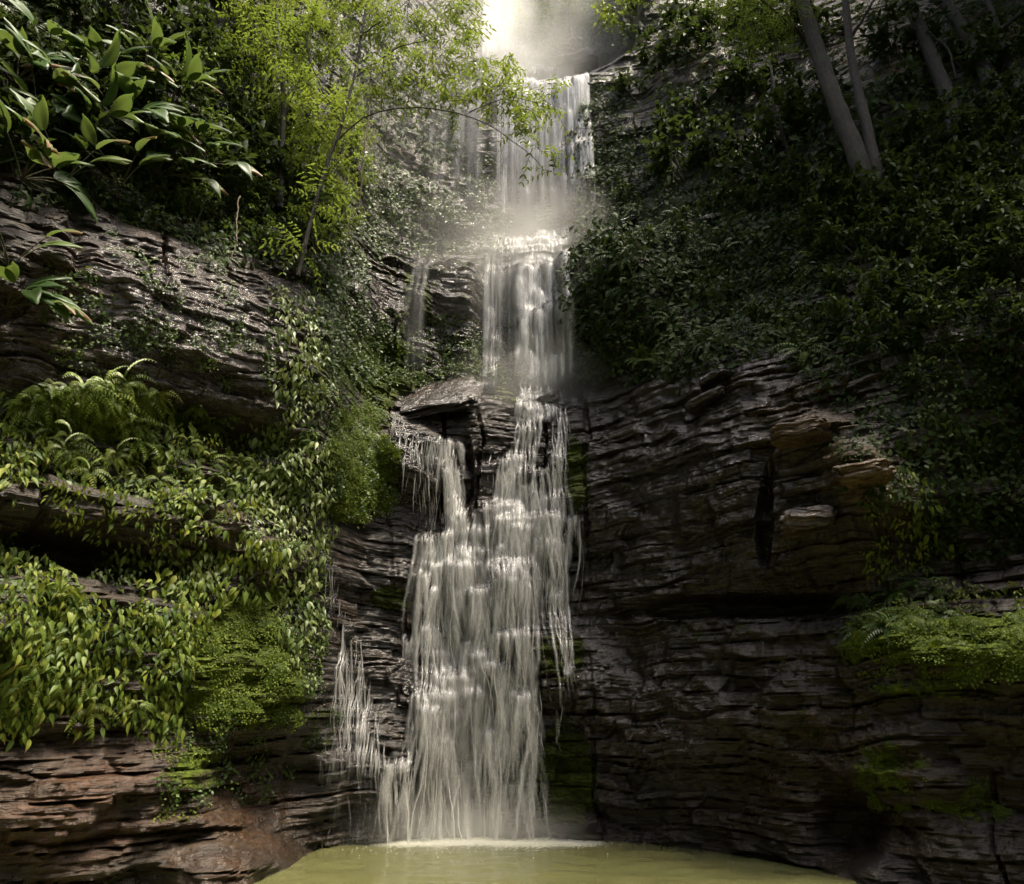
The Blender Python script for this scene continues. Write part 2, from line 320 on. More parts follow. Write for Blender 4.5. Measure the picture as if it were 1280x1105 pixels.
# vertical joints in the lower right wall and the lower left wall
jt = np.abs(vn(S*1.1+.10*vn(S*2, ZZ*1.5, 0, 8)+.06*(hsh(np.floor(W0/.3), 5)-.5), ZZ*.12, 0, 91)); disp -= .13*(1-sst(.0, .06, jt))*sst(-.3, .2, vn(S*.5, ZZ*.5, 0, 93))
wallmask = 1-sst(12.5, 14, ZZ)*.4
rho = base-bulge-disp*wallmask
W = polar(PH, rho, ZZ)
moss = np.zeros_like(ZZ); rust = np.zeros_like(ZZ); och = np.zeros_like(ZZ); wet = np.zeros_like(ZZ)
for e in [(445, 590, 55, 70, 0, 1), (310, 850, 95, 80, 0, .95), (300, 780, 70, 60, 0, .7), (1180, 800, 150, 40, 0, 1.), (1150, 860, 130, 25, 0, .6), (470, 460, 90, 60, 0, .85), (640, 460, 60, 60, 0, .9), (700, 970, 60, 90, 0, .8), (620, 985, 70, 70, 0, .75), (720, 590, 25, 60, 0, .9),
          (1110, 960, 60, 60, 0, .6), (1010, 920, 50, 60, 0, .45), (490, 745, 30, 20, 0, .9), (700, 820, 40, 40, 0, .75), (250, 960, 80, 60, 0, .55), (200, 1010, 60, 50, 0, .4), (520, 380, 20, 80, 0, .8), (1220, 1000, 60, 60, 0, .5), (900, 790, 160, 30, 0, .4), (400, 900, 30, 70, 0, .5)]:
    moss = np.maximum(moss, e[5]*ell(*e[:5], soft=.8))
moss = np.maximum(moss, .45*sst(7, 11, ZZ))
for e in [(100, 1010, 180, 90, 0, 1), (260, 660, 60, 30, 0, .5), (320, 680, 60, 40, 0, .6), (300, 1020, 90, 70, 0, .7), (860, 920, 140, 60, 10, .55), (1000, 950, 170, 90, 0, .6), (430, 750, 8, 18, 0, 1), (508, 760, 7, 30, 0, 1), (80, 360, 70, 60, 0, .8), (220, 380, 170, 90, 15, .55)]:
    rust = np.maximum(rust, e[5]*ell(*e[:5], soft=.8))
for e in [(1000, 530, 70, 50, 0, .4), (1090, 600, 70, 50, 0, .5), (870, 90, 60, 55, 0, 1.), (1100, 60, 120, 50, 0, .8), (1230, 50, 60, 50, 0, .7), (960, 165, 50, 16, -20, .7), (520, 200, 60, 60, 0, .2)]:
    och = np.maximum(och, e[5]*ell(*e[:5], soft=.8))
for e in [(640, 780, 330, 330, 0, 1), (850, 560, 170, 120, 0, 1), (600, 400, 200, 200, 0, .8), (850, 900, 180, 130, 0, 1), (220, 390, 190, 100, 10, 1)]:  # last ellipse strengthened to darken the upper left rock face
    wet = np.maximum(wet, e[5]*ell(*e[:5], soft=.8))
nP, nZ = PH.shape
def cliff(name, i0, i1):
    idx = np.arange(i0, i1+1); V = W[idx].reshape(-1, 3); m = len(idx)
    a = (np.arange(m-1)[:, None]*nZ+np.arange(nZ-1)[None]).ravel()
    Fq = np.stack([a, a+nZ, a+nZ+1, a+1], -1)
    me = mesh_np(name, V, [Fq], ROCK, {'moss': moss[idx].ravel(), 'rust': rust[idx].ravel(), 'ochre': och[idx].ravel(), 'wet': wet[idx].ravel()}, False)
    o = link(name, me); tag(o, kind='structure'); return o
iL = int(np.argmin(abs(PHS+17.2))); iR = int(np.argmin(abs(PHS-6.5)))
tag(cliff('cliff_left', 0, iL), 'dark bedded rock cliff under ferns and shrubs left of the falls', 'cliff')
tag(cliff('cliff_rear', iL, iR), 'wet stepped rock face behind the waterfall', 'cliff')
tag(cliff('cliff_right', iR, nP-1), 'shaded wet layered cliff right of the falls', 'cliff')
# coarse copy of the wall for placing plants and water
cp = np.arange(0, nP, 3); cz = np.arange(0, nZ, 4); Wc = W[np.ix_(cp, cz)]
a = (np.arange(len(cp)-1)[:, None]*len(cz)+np.arange(len(cz)-1)[None]).ravel()
BV = BVHTree.FromPolygons(Wc.reshape(-1, 3).tolist(), np.stack([a, a+len(cz), a+len(cz)+1, a+1], -1).tolist())
def hit(px, py):
    d = Vector(ray(px, py)).normalized(); h = BV.ray_cast(Vector(CAM), d)
    if h[0] is None: return None
    n = np.array(h[1]); n = -n if n@np.array(d) > 0 else n
    return np.array(h[0]), n
def inward(p): v = np.array([O[0]-p[0], O[1]-.0-p[1], 0]); return v/np.linalg.norm(v)
cp = np.arange(int(np.argmin(abs(PHS+24))), int(np.argmin(abs(PHS-10)))); cz = np.arange(0, nZ, 2); Wf = W[np.ix_(cp, cz)]
a = (np.arange(len(cp)-1)[:, None]*len(cz)+np.arange(len(cz)-1)[None]).ravel()
BVF = BVHTree.FromPolygons(Wf.reshape(-1, 3).tolist(), np.stack([a, a+len(cz), a+len(cz)+1, a+1], -1).tolist())
def ysurf(x, z):
    h = BVF.ray_cast(Vector((x, 4.0, z)), Vector((0, 1, 0)))
    return h[0][1] if h[0] is not None else 14.0

# ------------------------------------------------------------------ ground, pool
def grid_sheet(name, xs, ys, zf, mat, attr=None):
    X, Y = np.meshgrid(xs, ys, indexing='ij'); n = len(ys)
    V = np.stack([X, Y, zf(X, Y)], -1).reshape(-1, 3)
    a = (np.arange(len(xs)-1)[:, None]*n+np.arange(n-1)[None]).ravel()
    at_ = {'moss': 0*X.ravel()+.3, 'rust': 0*X.ravel()+.4, 'ochre': 0*X.ravel(), 'wet': 0*X.ravel()+.5}
    if attr: at_ = {'foam': attr(X, Y).ravel()}
    return link(name, mesh_np(name, V, [np.stack([a, a+n, a+n+1, a+1], -1)], mat, at_))
tag(grid_sheet('ground', np.concatenate([[-400, -150, -60], np.linspace(-30, 30, 61), [60, 150, 400]]), np.concatenate([[-400, -150, -60], np.linspace(-30, 30, 61), [60, 150, 400]]),
    lambda X, Y: -.5+1.3*sst(1, -6, Y)+.1*fbm(X*.5, Y*.5, 0, 3, 3), ROCK), kind='structure')
hx = np.linspace(-60, 60, 81)
tag(grid_sheet('sky_block_hills', hx, np.linspace(-70, 2, 60), lambda X, Y: -1.2+30*sst(-5, -32, Y-.012*X*X)*(1+.15*fbm(X*.1, Y*.1, 0, 3, 14))+np.where(X < 0, 30, 14)*sst(np.where(X < 0, 7, 10), np.where(X < 0, 20, 32), np.abs(X))*sst(3, -4, Y)+.5*fbm(X*.5, Y*.5, 0, 3, 15), HILL), kind='structure')  # unseen hills added to block sky light, raised higher on the left
def foam(X, Y):
    d = np.abs(Y-(12.75-.015*(X-.0)**2)); return (1-sst(.0, 1.3, d))*.75*sst(-2.9, -1.6, X)*(1-sst(1.0, 2.2, X))
tag(grid_sheet('pool_water', np.linspace(-9, 9, 180), np.linspace(-2, 14, 160), lambda X, Y: .012*fbm(X*2.2, Y*2.2, 0, 3, 9)+.01*fbm(X*6, Y*6, 0, 2, 19), POOL, foam), kind='structure')

# ------------------------------------------------------------------ rocks standing free of the wall
def rock(name, px, py, size, label, cat, rotz=0, tilt=0, roll=0, out=.1, seed=1, lay=.05, mossv=.2, rustv=.2, ochv=0, wetv=1., round_=.35, pos=None):
    h = hit(px, py)
    if h is None: return
    p, n = h; nu, nv = 56, 34
    u = np.linspace(0, 2*math.pi, nu, endpoint=False); v = np.linspace(-1, 1, nv)
    U, Vv = np.meshgrid(u, v, indexing='ij')
    e = .42
    cr = np.sign(np.cos(U))*np.abs(np.cos(U))**e; sr = np.sign(np.sin(U))*np.abs(np.sin(U))**e
    prof = (1-np.abs(Vv)**(2/round_))**(round_*.8)
    X = cr*prof; Y = sr*prof; Z = Vv
    P = np.stack([X*size[0], Y*size[1], Z*size[2]], -1)
    k = np.floor(P[..., 2]/lay+.6*vn(X*1.5, Y*1.5, 0, seed)); rr = hsh(k, seed, 5)-.5
    sc = 1+.26*rr+.16*(hsh(np.floor(U*2.2+k*1.7), k, seed)-.5)+.12*fbm(X*1.7+seed, Y*1.7, Z*1.7, 4, seed)
    P[..., 0] *= sc; P[..., 1] *= sc; P[..., 2] += .14*size[2]*fbm(X*2, Y*2, seed, 3, seed+2)
    V = P.reshape(-1, 3)
    i = np.arange(nu)[:, None]; j = np.arange(nv-1)[None]; i2 = (i+1) % nu
    Fq = np.stack([i*nv+j, i2*nv+j, i2*nv+j+1, i*nv+j+1], -1).reshape(-1, 4)
    caps = []
    N = len(V); V = np.concatenate([V, [[0, 0, P[..., 2].min()-.0], [0, 0, P[..., 2].max()]]])
    ii = np.arange(nu); caps = np.concatenate([np.stack([((ii+1) % nu)*nv, ii*nv, np.full(nu, N)], -1), np.stack([ii*nv+nv-1, ((ii+1) % nu)*nv+nv-1, np.full(nu, N+1)], -1)])
    one = np.ones(len(V))
    me = mesh_np(name, V, [Fq, caps], ROCK, {'moss': one*mossv, 'rust': one*rustv, 'ochre': one*ochv, 'wet': one*wetv}, False)
    o = link(name, me); q = p+inward(p)*out if pos is None else np.array(pos); o.location = q
    o.rotation_euler = (R(tilt), R(roll), R(rotz)); return tag(o, label, cat)

# ------------------------------------------------------------------ plants: prototypes
def rdir(n): return nrm(rng.normal(size=(n, 3)))
def droop_clump(N=34, r=.27, L=(.11, .2), W=.34, stems=True):
    """local: Z out of the wall, Y up along it"""
    g = Geo(); tps = [leaf_tpl(1, W, 5, .35, c, .3) for c in (.3, .7, 1.2)]
    a = rng.random(N)*2*math.pi; q = np.sqrt(rng.random(N))*r
    out = rng.uniform(.02, .15, N)*(1.1-q/r*.6)
    T = np.stack([np.cos(a)*q, np.sin(a)*q, out], -1)
    d = np.stack([rng.normal(0, .42, N)+T[:, 0]*.8, -rng.uniform(.7, 1.2, N), rng.uniform(.0, .8, N)], -1)
    nn = np.stack([rng.normal(0, .6, N), rng.uniform(.1, 1.1, N), np.ones(N)], -1)
    Ls = L[0]+(L[1]-L[0])*rng.random(N)**1.4; M = frames(d, nn)*Ls[:, None, None]
    for k, tp in enumerate(tps):
        s_ = np.arange(N) % 3 == k; g.inst(tp, M[s_], T[s_])
    if stems:
        for i in range(0, N, 2): g.tube([(T[i][0]*.4, T[i][1]*.4+.03, -.03), (T[i][0]*.8, T[i][1]+.03, T[i][2]*.8), T[i]], [.004, .003, .002], 4, .1)
    return g
def frond(g, p0, d0, length, pin, droop=1.0, npn=14, tp=None, w0=1.):
    """a pinnate fern frond starting at p0 along d0, drooping"""
    d = nrm(d0).copy(); p = np.array(p0, float); pts = [p.copy()]; ds = [d.copy()]
    st = length/npn
    for i in range(npn):
        d = nrm(d+np.array([0, -.10*droop, -.015])); p = p+d*st; pts.append(p.copy()); ds.append(d.copy())
    g.tube(pts, np.linspace(.004, .001, len(pts)), 4, .2)
    pts = np.array(pts); ds = np.array(ds); side = nrm(np.cross(ds, np.array([0, .3, 1.0])))
    t = np.linspace(0, 1, len(pts)); pl = pin*np.sin(np.pi*np.clip(.12+.88*t, 0, 1)**.8)+.012
    for sgn in (-1, 1):
        dd = nrm(side*sgn+ds*.45); M = frames(dd, np.cross(side, ds)+0*dd)*pl[:, None, None]
        r_ = np.full(len(pts), rng.random())*.7+rng.random(len(pts))*.3
        g.inst(tp, M, pts, r_)
PIN = leaf_tpl(1, .34, 3, .1, .5, .35)
def fern_clump(n=10, L=(.3, .5), pin=.085):
    g = Geo()
    for i in range(n):
        a = (i+rng.random()-.5)/n*2*math.pi; l = rng.uniform(*L); d = nrm([math.sin(a)*.8, math.cos(a)*.55+.25, rng.uniform(.55, .9)]); m = 13; st = l/m
        pt = np.zeros(3); pts = [pt]; ds = [d]
        for k in range(m): d = nrm(d+np.array([0, -.13, -.05])*rng.uniform(.7, 1.3)); pt = pt+d*st; pts.append(pt); ds.append(d)
        pts = np.array(pts); ds = np.array(ds); g.tube(pts, np.linspace(.004, .001, len(pts)), 4, .2)
        t = np.linspace(0, 1, len(pts)); pl = pin*rng.uniform(.8, 1.2)*np.clip(1.15-t, .12, 1)*np.clip(t*6, .2, 1)
        nup = nrm(np.array([0, .75, .65])+0*ds); side = nrm(np.cross(ds, nup)); r_ = rng.random()*.6
        for sgn in (-1, 1):
            dd = nrm(side*sgn+ds*.5-nup*.18); g.inst(PIN, frames(dd, nup+rng.normal(0, .15, ds.shape))*pl[:, None, None], pts, np.clip(r_+rng.random(len(pts))*.4, 0, 1))
    return g
def mat_clump(N=70, r=.3, s=(.03, .06), W=.75, depth=.1, down=.35):
    g = Geo(); tp = leaf_tpl(1, W, 2, .25, .5, .45)
    a = rng.random(N)*2*math.pi; q = np.sqrt(rng.random(N))*r*(1+.25*np.sin(a*3+rng.random()*6))
    T = np.stack([np.cos(a)*q, np.sin(a)*q, rng.uniform(.0, 1, N)**1.3*depth*(1.2-q/r)+.01], -1)
    d = rdir(N); d[:, 2] = np.abs(d[:, 2])*.5; d[:, 1] -= down
    nn = np.stack([rng.normal(0, .5, N), rng.uniform(0, .9, N), np.ones(N)], -1)
    g.inst(tp, frames(d, nn)*rng.uniform(*s, N)[:, None, None], T)
    if s[1] > .04:
        for k in range(9):
            i = int(N*rng.random()); e = T[i]; g.tube([(0, 0, .02), e*.5+np.array([0, 0, .03]), e*1.05], [.005, .004, .002], 4, .05)
    else:
        th = np.linspace(0, 2*math.pi, 17)[:-1]; ri = np.array([.2, .42, .62, .78]); rr = r*(1+.25*np.sin(th*3+1))
        V = [(0, 0, depth*.55)]+[(math.cos(t)*q*w, math.sin(t)*q*w, depth*(.55-2.6*q*q)+rng.normal(0, .006)) for q in ri for t, w in zip(th, rr)]
        Fq = [(1+k*16+j, 1+k*16+(j+1) % 16, 17+k*16+(j+1) % 16, 17+k*16+j) for k in range(3) for j in range(16)]
        g.add(V, [np.array(Fq), np.array([(0, 1+(j+1) % 16, 1+j) for j in range(16)])], .08)
    return g
def shrub_geo(h=.9, rad=.5, nt=55, lv=9, Ls=(.06, .11), W=.4, up=.6, curl=.6):
    """local Z up; returns foliage Geo and stem Geo"""
    fo, st = Geo(), Geo(); tp = leaf_tpl(1, W, 3, .25, curl, .42)
    nb = 6; tops = []
    for b in range(nb):
        a = b*2.4+rng.random(); rr = rad*rng.uniform(.25, .8)
        e = np.array([math.cos(a)*rr, math.sin(a)*rr, h*rng.uniform(.55, 1.0)])
        m = e*.5+np.array([rng.normal(0, .05), rng.normal(0, .05), .08])
        st.tube([np.zeros(3), m, e], [.014, .009, .004], 5); tops.append((m, e))
    for k in range(nt):
        m, e = tops[k % nb]; t = rng.uniform(.0, 1.0); b = m*(1-t)+e*t
        d = nrm(rdir(1)[0]+np.array([0, 0, up])+np.array([b[0], b[1], 0])*1.2/rad); l = rad*rng.uniform(.35, .75)
        pts = [b+d*l*q+np.array([0, 0, -.16*l*q*q]) for q in np.linspace(0, 1, 5)]
        st.tube(pts, np.linspace(.005, .0015, 5), 4)
        q = rng.uniform(.25, 1, lv); T = b+d*l*q[:, None]+np.array([0, 0, -.16*l])*(q*q)[:, None]
        dd = nrm(d*.6+rdir(lv)*.9+np.array([0, 0, -.25])); nn = rdir(lv)*.5+np.array([0, 0, 1.0])
        fo.inst(tp, frames(dd, nn)*rng.uniform(*Ls, lv)[:, None, None], T, np.clip(rng.normal(.5, .22, lv), 0, 1))
    return fo, st
def pleated_leaf(n=7):
    """broad leaf split at the tip into two lobes, ribbed along its length"""
    V, Fq, tp = [], [], []; m = 9; ang = 0; y = z = 0
    for i in range(n+1):
        t = i/n; w = .20*math.sin(math.pi*min(.98, .06+.90*t**.85))**.75
        if i: ang = .2-.85*t; y += math.cos(ang)/n; z += math.sin(ang)/n
        for j in range(m):
            s_ = j/(m-1)*2-1
            notch = (max(0, .55-abs(s_)*2.2)*.0)
            V.append((w*s_, y-.12*t*abs(s_)**2, z+.10*w*(1 if j % 2 else -1)*.6+.25*w*abs(s_)+notch)); tp.append(t*.8+.2*abs(s_)*t)
    for i in range(n):
        for j in range(m-1): a_ = i*m+j; Fq.append((a_, a_+1, a_+m+1, a_+m))
    return np.array(V), np.array(Fq), np.array(tp)
PLEAT = pleated_leaf()
def bigleaf_geo(n=9, pet=(.35, .7), bl=(.36, .55)):
    """local: Z up, +Y out of the wall"""
    fo, st = Geo(), Geo()
    for i in range(n):
        a = rng.uniform(-1.9, 1.9); l = rng.uniform(*pet); el = rng.uniform(.15, 1.15)
        d = nrm([math.sin(a)*math.cos(el), math.cos(a)*math.cos(el)*.9+.15, math.sin(el)])
        pts = [d*l*q+np.array([0, 0, -.22*l*q*q]) for q in np.linspace(0, 1, 6)]
        st.tube(pts, np.linspace(.010, .006, 6), 5)
        e = pts[-1]; dd = nrm(d+np.array([rng.normal(0, .35), 0, -.1-.9*rng.random()])); nn = np.array([rng.normal(0, .6), rng.uniform(.2, 1.1), .8])
        r_ = rng.random()
        for sgn in ((-1, 1) if rng.random() < .6 else (0,)):
            d2 = nrm(dd+sgn*.33*nrm(np.cross(dd, nn))); fo.inst(PLEAT, frames(d2[None], nn[None])*rng.uniform(*bl), e[None], np.array([r_]))
    return fo, st

def orient(o, p, n_out, mode='wall', spin=0., s=1.):
    """wall: local Z = out of the wall, Y = up.  up: local Z up, +Y out of the wall"""
    up = np.array([0, 0, 1.0])
    if mode == 'wall':
        z = nrm(n_out); y = nrm(up-z*(up@z)); x = np.cross(y, z)
    else:
        y = nrm(n_out*np.array([1, 1, 0])); z = nrm(up+.0*y); x = np.cross(y, z)
    M = Matrix(np.stack([x, y, z], -1).tolist()).to_4x4() @ (Matrix.Rotation(spin, 4, 'Z')) @ Matrix.Scale(s, 4)
    M.translation = Vector(p); o.matrix_world = M
def copy_tree(o, parent=None):
    c = o.copy(); COL.objects.link(c)
    if parent: c.parent = parent
    for ch in o.children: copy_tree(ch, c)
    return c
def inpoly(x, y, P):
    r = False; j = len(P)-1
    for i in range(len(P)):
        if (P[i][1] > y) != (P[j][1] > y) and x < (P[j][0]-P[i][0])*(y-P[i][1])/(P[j][1]-P[i][1])+P[i][0]: r = not r
        j = i
    return r
def scatter(poly, n, mind):
    xs = [p[0] for p in poly]; ys = [p[1] for p in poly]; out = []; tries = 0
    while len(out) < n and tries < n*60:
        tries += 1; x, y = random.uniform(min(xs), max(xs)), random.uniform(min(ys), max(ys))
        if inpoly(x, y, poly) and all((x-a)**2+(y-b)**2 > mind*mind for a, b in out): out.append((x, y))
    return out
USED = set()
def place(protos, x, y, label, cat, group, mode='wall', s=(.8, 1.2), sink=.0, mixn=.5, spin=None):
    h = hit(x, y)
    if h is None: return None
    p, n = h; nn = nrm(inward(p)*mixn+n*(1-mixn))
    pr = random.choice(protos)
    if pr.name in USED: o = copy_tree(pr)
    else: o = pr; USED.add(pr.name)
    orient(o, p+inward(p)*(-sink), nn, mode, random.uniform(-.4, .4) if spin is None else random.uniform(-spin, spin), random.uniform(*s))
    tag(o, label, cat, group); return o
def single(name, geo, mat):
    return link(name, geo.mesh(name, mat))
def two(name, fo, st, fm, sm, fn='foliage', sn='stem'):
    e = empty(name); link(fn, fo.mesh(fn, fm), e); link(sn, st.mesh(sn, sm), e); return e
def field(protos, poly, n, mind, label, cat, group, gap=-9, **kw):
    for x, y in scatter(poly, n, mind):
        if vn(x*.03, y*.03, 0, 44) < gap: continue
        place(protos, x, y, label, cat, group, **kw)


# ------------------------------------------------------------------ loose rocks and jutting blocks
rock('rock_slab', 542, 505, (.88, .72, .14), 'pale tilted rock slab jutting out left of the main cascade', 'rock', rotz=-8, tilt=44, roll=-8, out=.3, seed=3, lay=.05, mossv=.0, rustv=.05, wetv=.6)
rock('rock', 433, 788, (.10, .10, .13), 'small pale grey stone on the ledge beside the thin left trickle', 'rock', rotz=20, tilt=20, out=.08, seed=8, mossv=0, rustv=0, wetv=.3)
rock('rock', 686, 503, (.22, .18, .11), 'pale wet stone at the head of the lower cascade', 'rock', rotz=-10, roll=-18, tilt=8, out=.12, seed=9, mossv=0)
rock('rock', 896, 476, (.24, .2, .07), 'flat bright stone sticking out of the dark right cliff', 'rock', rotz=-35, roll=-18, out=.12, seed=12, mossv=0, rustv=0)
rock('rock', 885, 505, (.30, .2, .07), 'long wet ledge stone just under the flat bright stone', 'rock', rotz=-35, roll=-16, out=.12, seed=14, mossv=0)
rock('rock', 1003, 545, (.38, .3, .13), 'square ochre stone at the upper end of the broken block pile on the right cliff', 'rock', rotz=-32, out=.1, seed=15, lay=.035, ochv=.35, rustv=.4, mossv=.25, wetv=.2)
rock('rock', 1085, 595, (.30, .25, .11), 'rusty orange stone among ferns on the right cliff', 'rock', rotz=-35, out=.12, seed=16, lay=.03, ochv=.4, rustv=.6, mossv=.1, wetv=.2)
rock('rock', 1015, 655, (.34, .3, .16), 'dark cracked block under the square ochre stone', 'rock', rotz=-32, out=.12, seed=18, lay=.06, ochv=.3, mossv=.3)
rock('rock_block', 725, 85, (.5, .5, .28), 'wet rock rim at the right edge of the upper fall', 'rock', rotz=0, roll=-14, out=.1, seed=25, lay=.1, mossv=.1)
rock('rock', 785, 283, (.22, .18, .06), 'pale wet stone on the shelf right of the tall fall', 'rock', rotz=-10, roll=-18, out=.1, seed=26, mossv=0)

# ------------------------------------------------------------------ plants
DROOP = [single('drooping_leaf_plant', droop_clump(34, .27, (.09, .18)), L_DROOP) for _ in range(5)]
PALE = [single('drooping_leaf_plant', droop_clump(28, .22, (.07, .15), .36), L_PALE) for _ in range(4)]
FERN = [single('fern', fern_clump(9, (.3, .55), .10), L_FERN) for _ in range(4)]
FERN_G = [single('fern', fern_clump(9, (.25, .45), .08), L_DROOP) for _ in range(3)]
FERN_D = [single('fern', fern_clump(9, (.3, .5), .09), L_SHRUB) for _ in range(3)]
CREEP = [single('creeper', mat_clump(90, .42, (.06, .12), .62, .16), L_CREEP) for _ in range(5)]
CREEP_B = [single('small_leaf_plant', mat_clump(80, .34, (.05, .10), .6, .14), L_SHRUB) for _ in range(4)]
MOSSC = [single('moss_plant', mat_clump(260, .24, (.016, .034), .9, .035, .2), L_MOSS) for _ in range(4)]
SHR = [two('shrub', *shrub_geo(.9, .55, 60, 9), L_SHRUB, STEM) for _ in range(4)]
SHR_B = [two('shrub', *shrub_geo(1.2, .55, 85, 10, (.05, .095), .36), L_BRIGHT, STEM) for _ in range(3)]
SHR_D = [two('shrub', *shrub_geo(.9, .6, 55, 9, (.09, .17), .4), L_CREEP, STEM) for _ in range(4)]
BIG = [two('broad_leaf_plant', *bigleaf_geo(9), L_BIG, STEM) for _ in range(4)]

# left cliff: hanging mats
field(DROOP, [(-10, 650), (40, 690), (130, 770), (235, 745), (240, 800), (232, 870), (205, 930), (180, 900), (100, 880), (-10, 915)], 95, 15, 'leafy plant with drooping pointed leaves in the big bright mat low on the left cliff', 'creeping plant', 'plants of the low mat on the left cliff', gap=-.42, s=(.55, 1.2))
field(DROOP, [(-10, 500), (60, 500), (200, 505), (260, 545), (330, 565), (320, 640), (230, 650), (200, 625), (90, 600), (-10, 605)], 62, 17, 'leafy plant with drooping pointed leaves hanging over the halfway ledge of the left cliff', 'creeping plant', 'plants of the ledge mat on the left cliff', gap=-.42, s=(.5, 1.15))
field(DROOP, [(180, 680), (330, 690), (330, 730), (240, 780), (180, 730)], 14, 24, 'tuft of drooping leaves on bare rock between the two mats of the left cliff', 'creeping plant', 'tufts between the mats')
field(FERN_G, [(20, 700), (130, 770), (240, 770), (205, 900), (20, 880)], 14, 40, 'small green fern among the pointed leaves of the low left mat', 'fern', 'ferns in the low left mat', s=(.6, 1.0))
field(FERN_G, [(200, 540), (390, 560), (400, 640), (340, 760), (250, 620)], 16, 30, 'fresh green fern hanging near the corner of the left cliff', 'fern', 'green ferns near the left corner', s=(.6, 1.0))
field(PALE, [(370, 440), (415, 480), (415, 600), (400, 720), (405, 800), (385, 860), (350, 800), (345, 700), (300, 680), (320, 570)], 70, 15, 'pale shiny small leaved plant on the outer corner of the left cliff', 'creeping plant', 'plants down the corner of the left cliff', gap=-.4, s=(.6, 1.25))
field(PALE, [(345, 365), (380, 370), (400, 450), (370, 450)], 12, 14, 'pale whitish leaf tuft under the dark bush at the corner of the left cliff', 'creeping plant', 'pale tufts under the dark bush')
field(FERN, [(20, 490), (190, 470), (200, 520), (150, 570), (60, 560)], 17, 26, 'yellow green fern spreading over the ledge of the left cliff', 'fern', 'yellow ferns on the ledge')
field(FERN, [(130, 470), (210, 470), (205, 490), (130, 495)], 4, 24, 'yellow green fern spreading over the ledge of the left cliff', 'fern', 'yellow ferns on the ledge')
field(CREEP_B, [(70, 350), (260, 420), (340, 440), (340, 470), (240, 480), (60, 470)], 14, 34, 'small dark sprig rooted in a crack of the bare left rock face', 'small plant', 'sprigs on the bare left rock face', s=(.4, .7))
field(MOSSC, [(235, 770), (330, 745), (385, 830), (380, 910), (285, 905), (225, 870)], 40, 16, 'bright moss cushion on the bulge low on the left cliff', 'moss', 'moss cushions on the left bulge', gap=-.3, s=(.5, 1.1))
field(CREEP_B, [(240, 900), (330, 900), (400, 800), (420, 900), (330, 1000), (200, 1020), (210, 940)], 16, 30, 'thin green plant on the damp brown rock beside the pool', 'small plant', 'plants above the left pool edge', s=(.35, .7))
# upper left
field(SHR_D, [(-20, -20), (290, -20), (300, 120), (390, 330), (330, 330), (240, 290), (150, 240), (-20, 240)], 44, 42, 'dark leafy shrub in the thicket above the left cliff', 'shrub', 'dark shrubs above the left cliff', mode='up', s=(.9, 1.4), sink=.15)
field(SHR, [(180, 100), (300, 60), (400, 280), (390, 340), (300, 330), (200, 260)], 26, 38, 'mid green shrub at the rim of the left cliff', 'shrub', 'green shrubs at the left rim', mode='up', s=(.8, 1.2), sink=.1)
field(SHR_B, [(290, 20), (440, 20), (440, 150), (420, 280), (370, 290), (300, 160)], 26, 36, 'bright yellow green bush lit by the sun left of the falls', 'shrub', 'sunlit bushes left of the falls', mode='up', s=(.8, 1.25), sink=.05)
field(CREEP_B, [(375, 240), (445, 230), (450, 340), (400, 375), (375, 340)], 22, 22, 'dense small leaved plant on the left corner below the sunlit bushes', 'small plant', 'plants on the left corner', s=(.8, 1.1))
field(CREEP_B, [(400, 330), (450, 320), (450, 470), (400, 440)], 20, 16, 'small leaved plant hanging in the recess just right of the left cliff', 'small plant', 'plants in the left recess', s=(.7, 1.1))
field(BIG, [(10, 100), (150, 90), (250, 190), (230, 250), (150, 260), (20, 235)], 17, 42, 'broad ribbed leaf plant with some brown tips above the left cliff', 'broad leaf plant', 'broad leaf plants above the left cliff', mode='up', s=(1.0, 1.35), sink=-.15, spin=.9)
for x, y, l in ((8, 385, 'broad leaf plant at the left edge of the rock face, lower of two'), (12, 335, 'broad leaf plant at the left edge of the rock face, upper of two')):
    place(BIG, x, y, l, 'broad leaf plant', None, 'up', (.9, 1.1), 0, spin=.6)
field(FERN_D, [(0, 10), (90, 10), (90, 70), (0, 70)], 6, 24, 'dark feathery fern at the top of the left thicket', 'fern', 'dark ferns in the left thicket', s=(1.4, 2.0))
# between the left cliff and the falls
field(CREEP_B, [(450, 200), (570, 250), (620, 200), (625, 300), (560, 320), (455, 315)], 40, 19, 'leafy plant on the rock wall left of the tall fall', 'small plant', 'plants left of the tall fall', s=(.9, 1.4))
field(CREEP_B, [(400, 390), (470, 400), (520, 470), (610, 420), (655, 400), (655, 480), (600, 485), (400, 475)], 38, 17, 'low leafy plant on the mossy shelf left of the middle fall', 'small plant', 'plants on the mossy shelf', s=(.6, 1.0))
field(MOSSC, [(420, 510), (480, 500), (490, 640), (420, 650), (405, 560)], 42, 12, 'moss cushion on the green bulge left of the lower cascade', 'moss', 'moss cushions on the green bulge', s=(.6, 1.2))
field(CREEP, [(450, 0), (600, 0), (600, 110), (560, 200), (450, 150)], 24, 30, 'dim creeper on the wall behind the overhanging tree', 'creeper', 'creepers behind the overhanging tree', s=(1.2, 1.8))
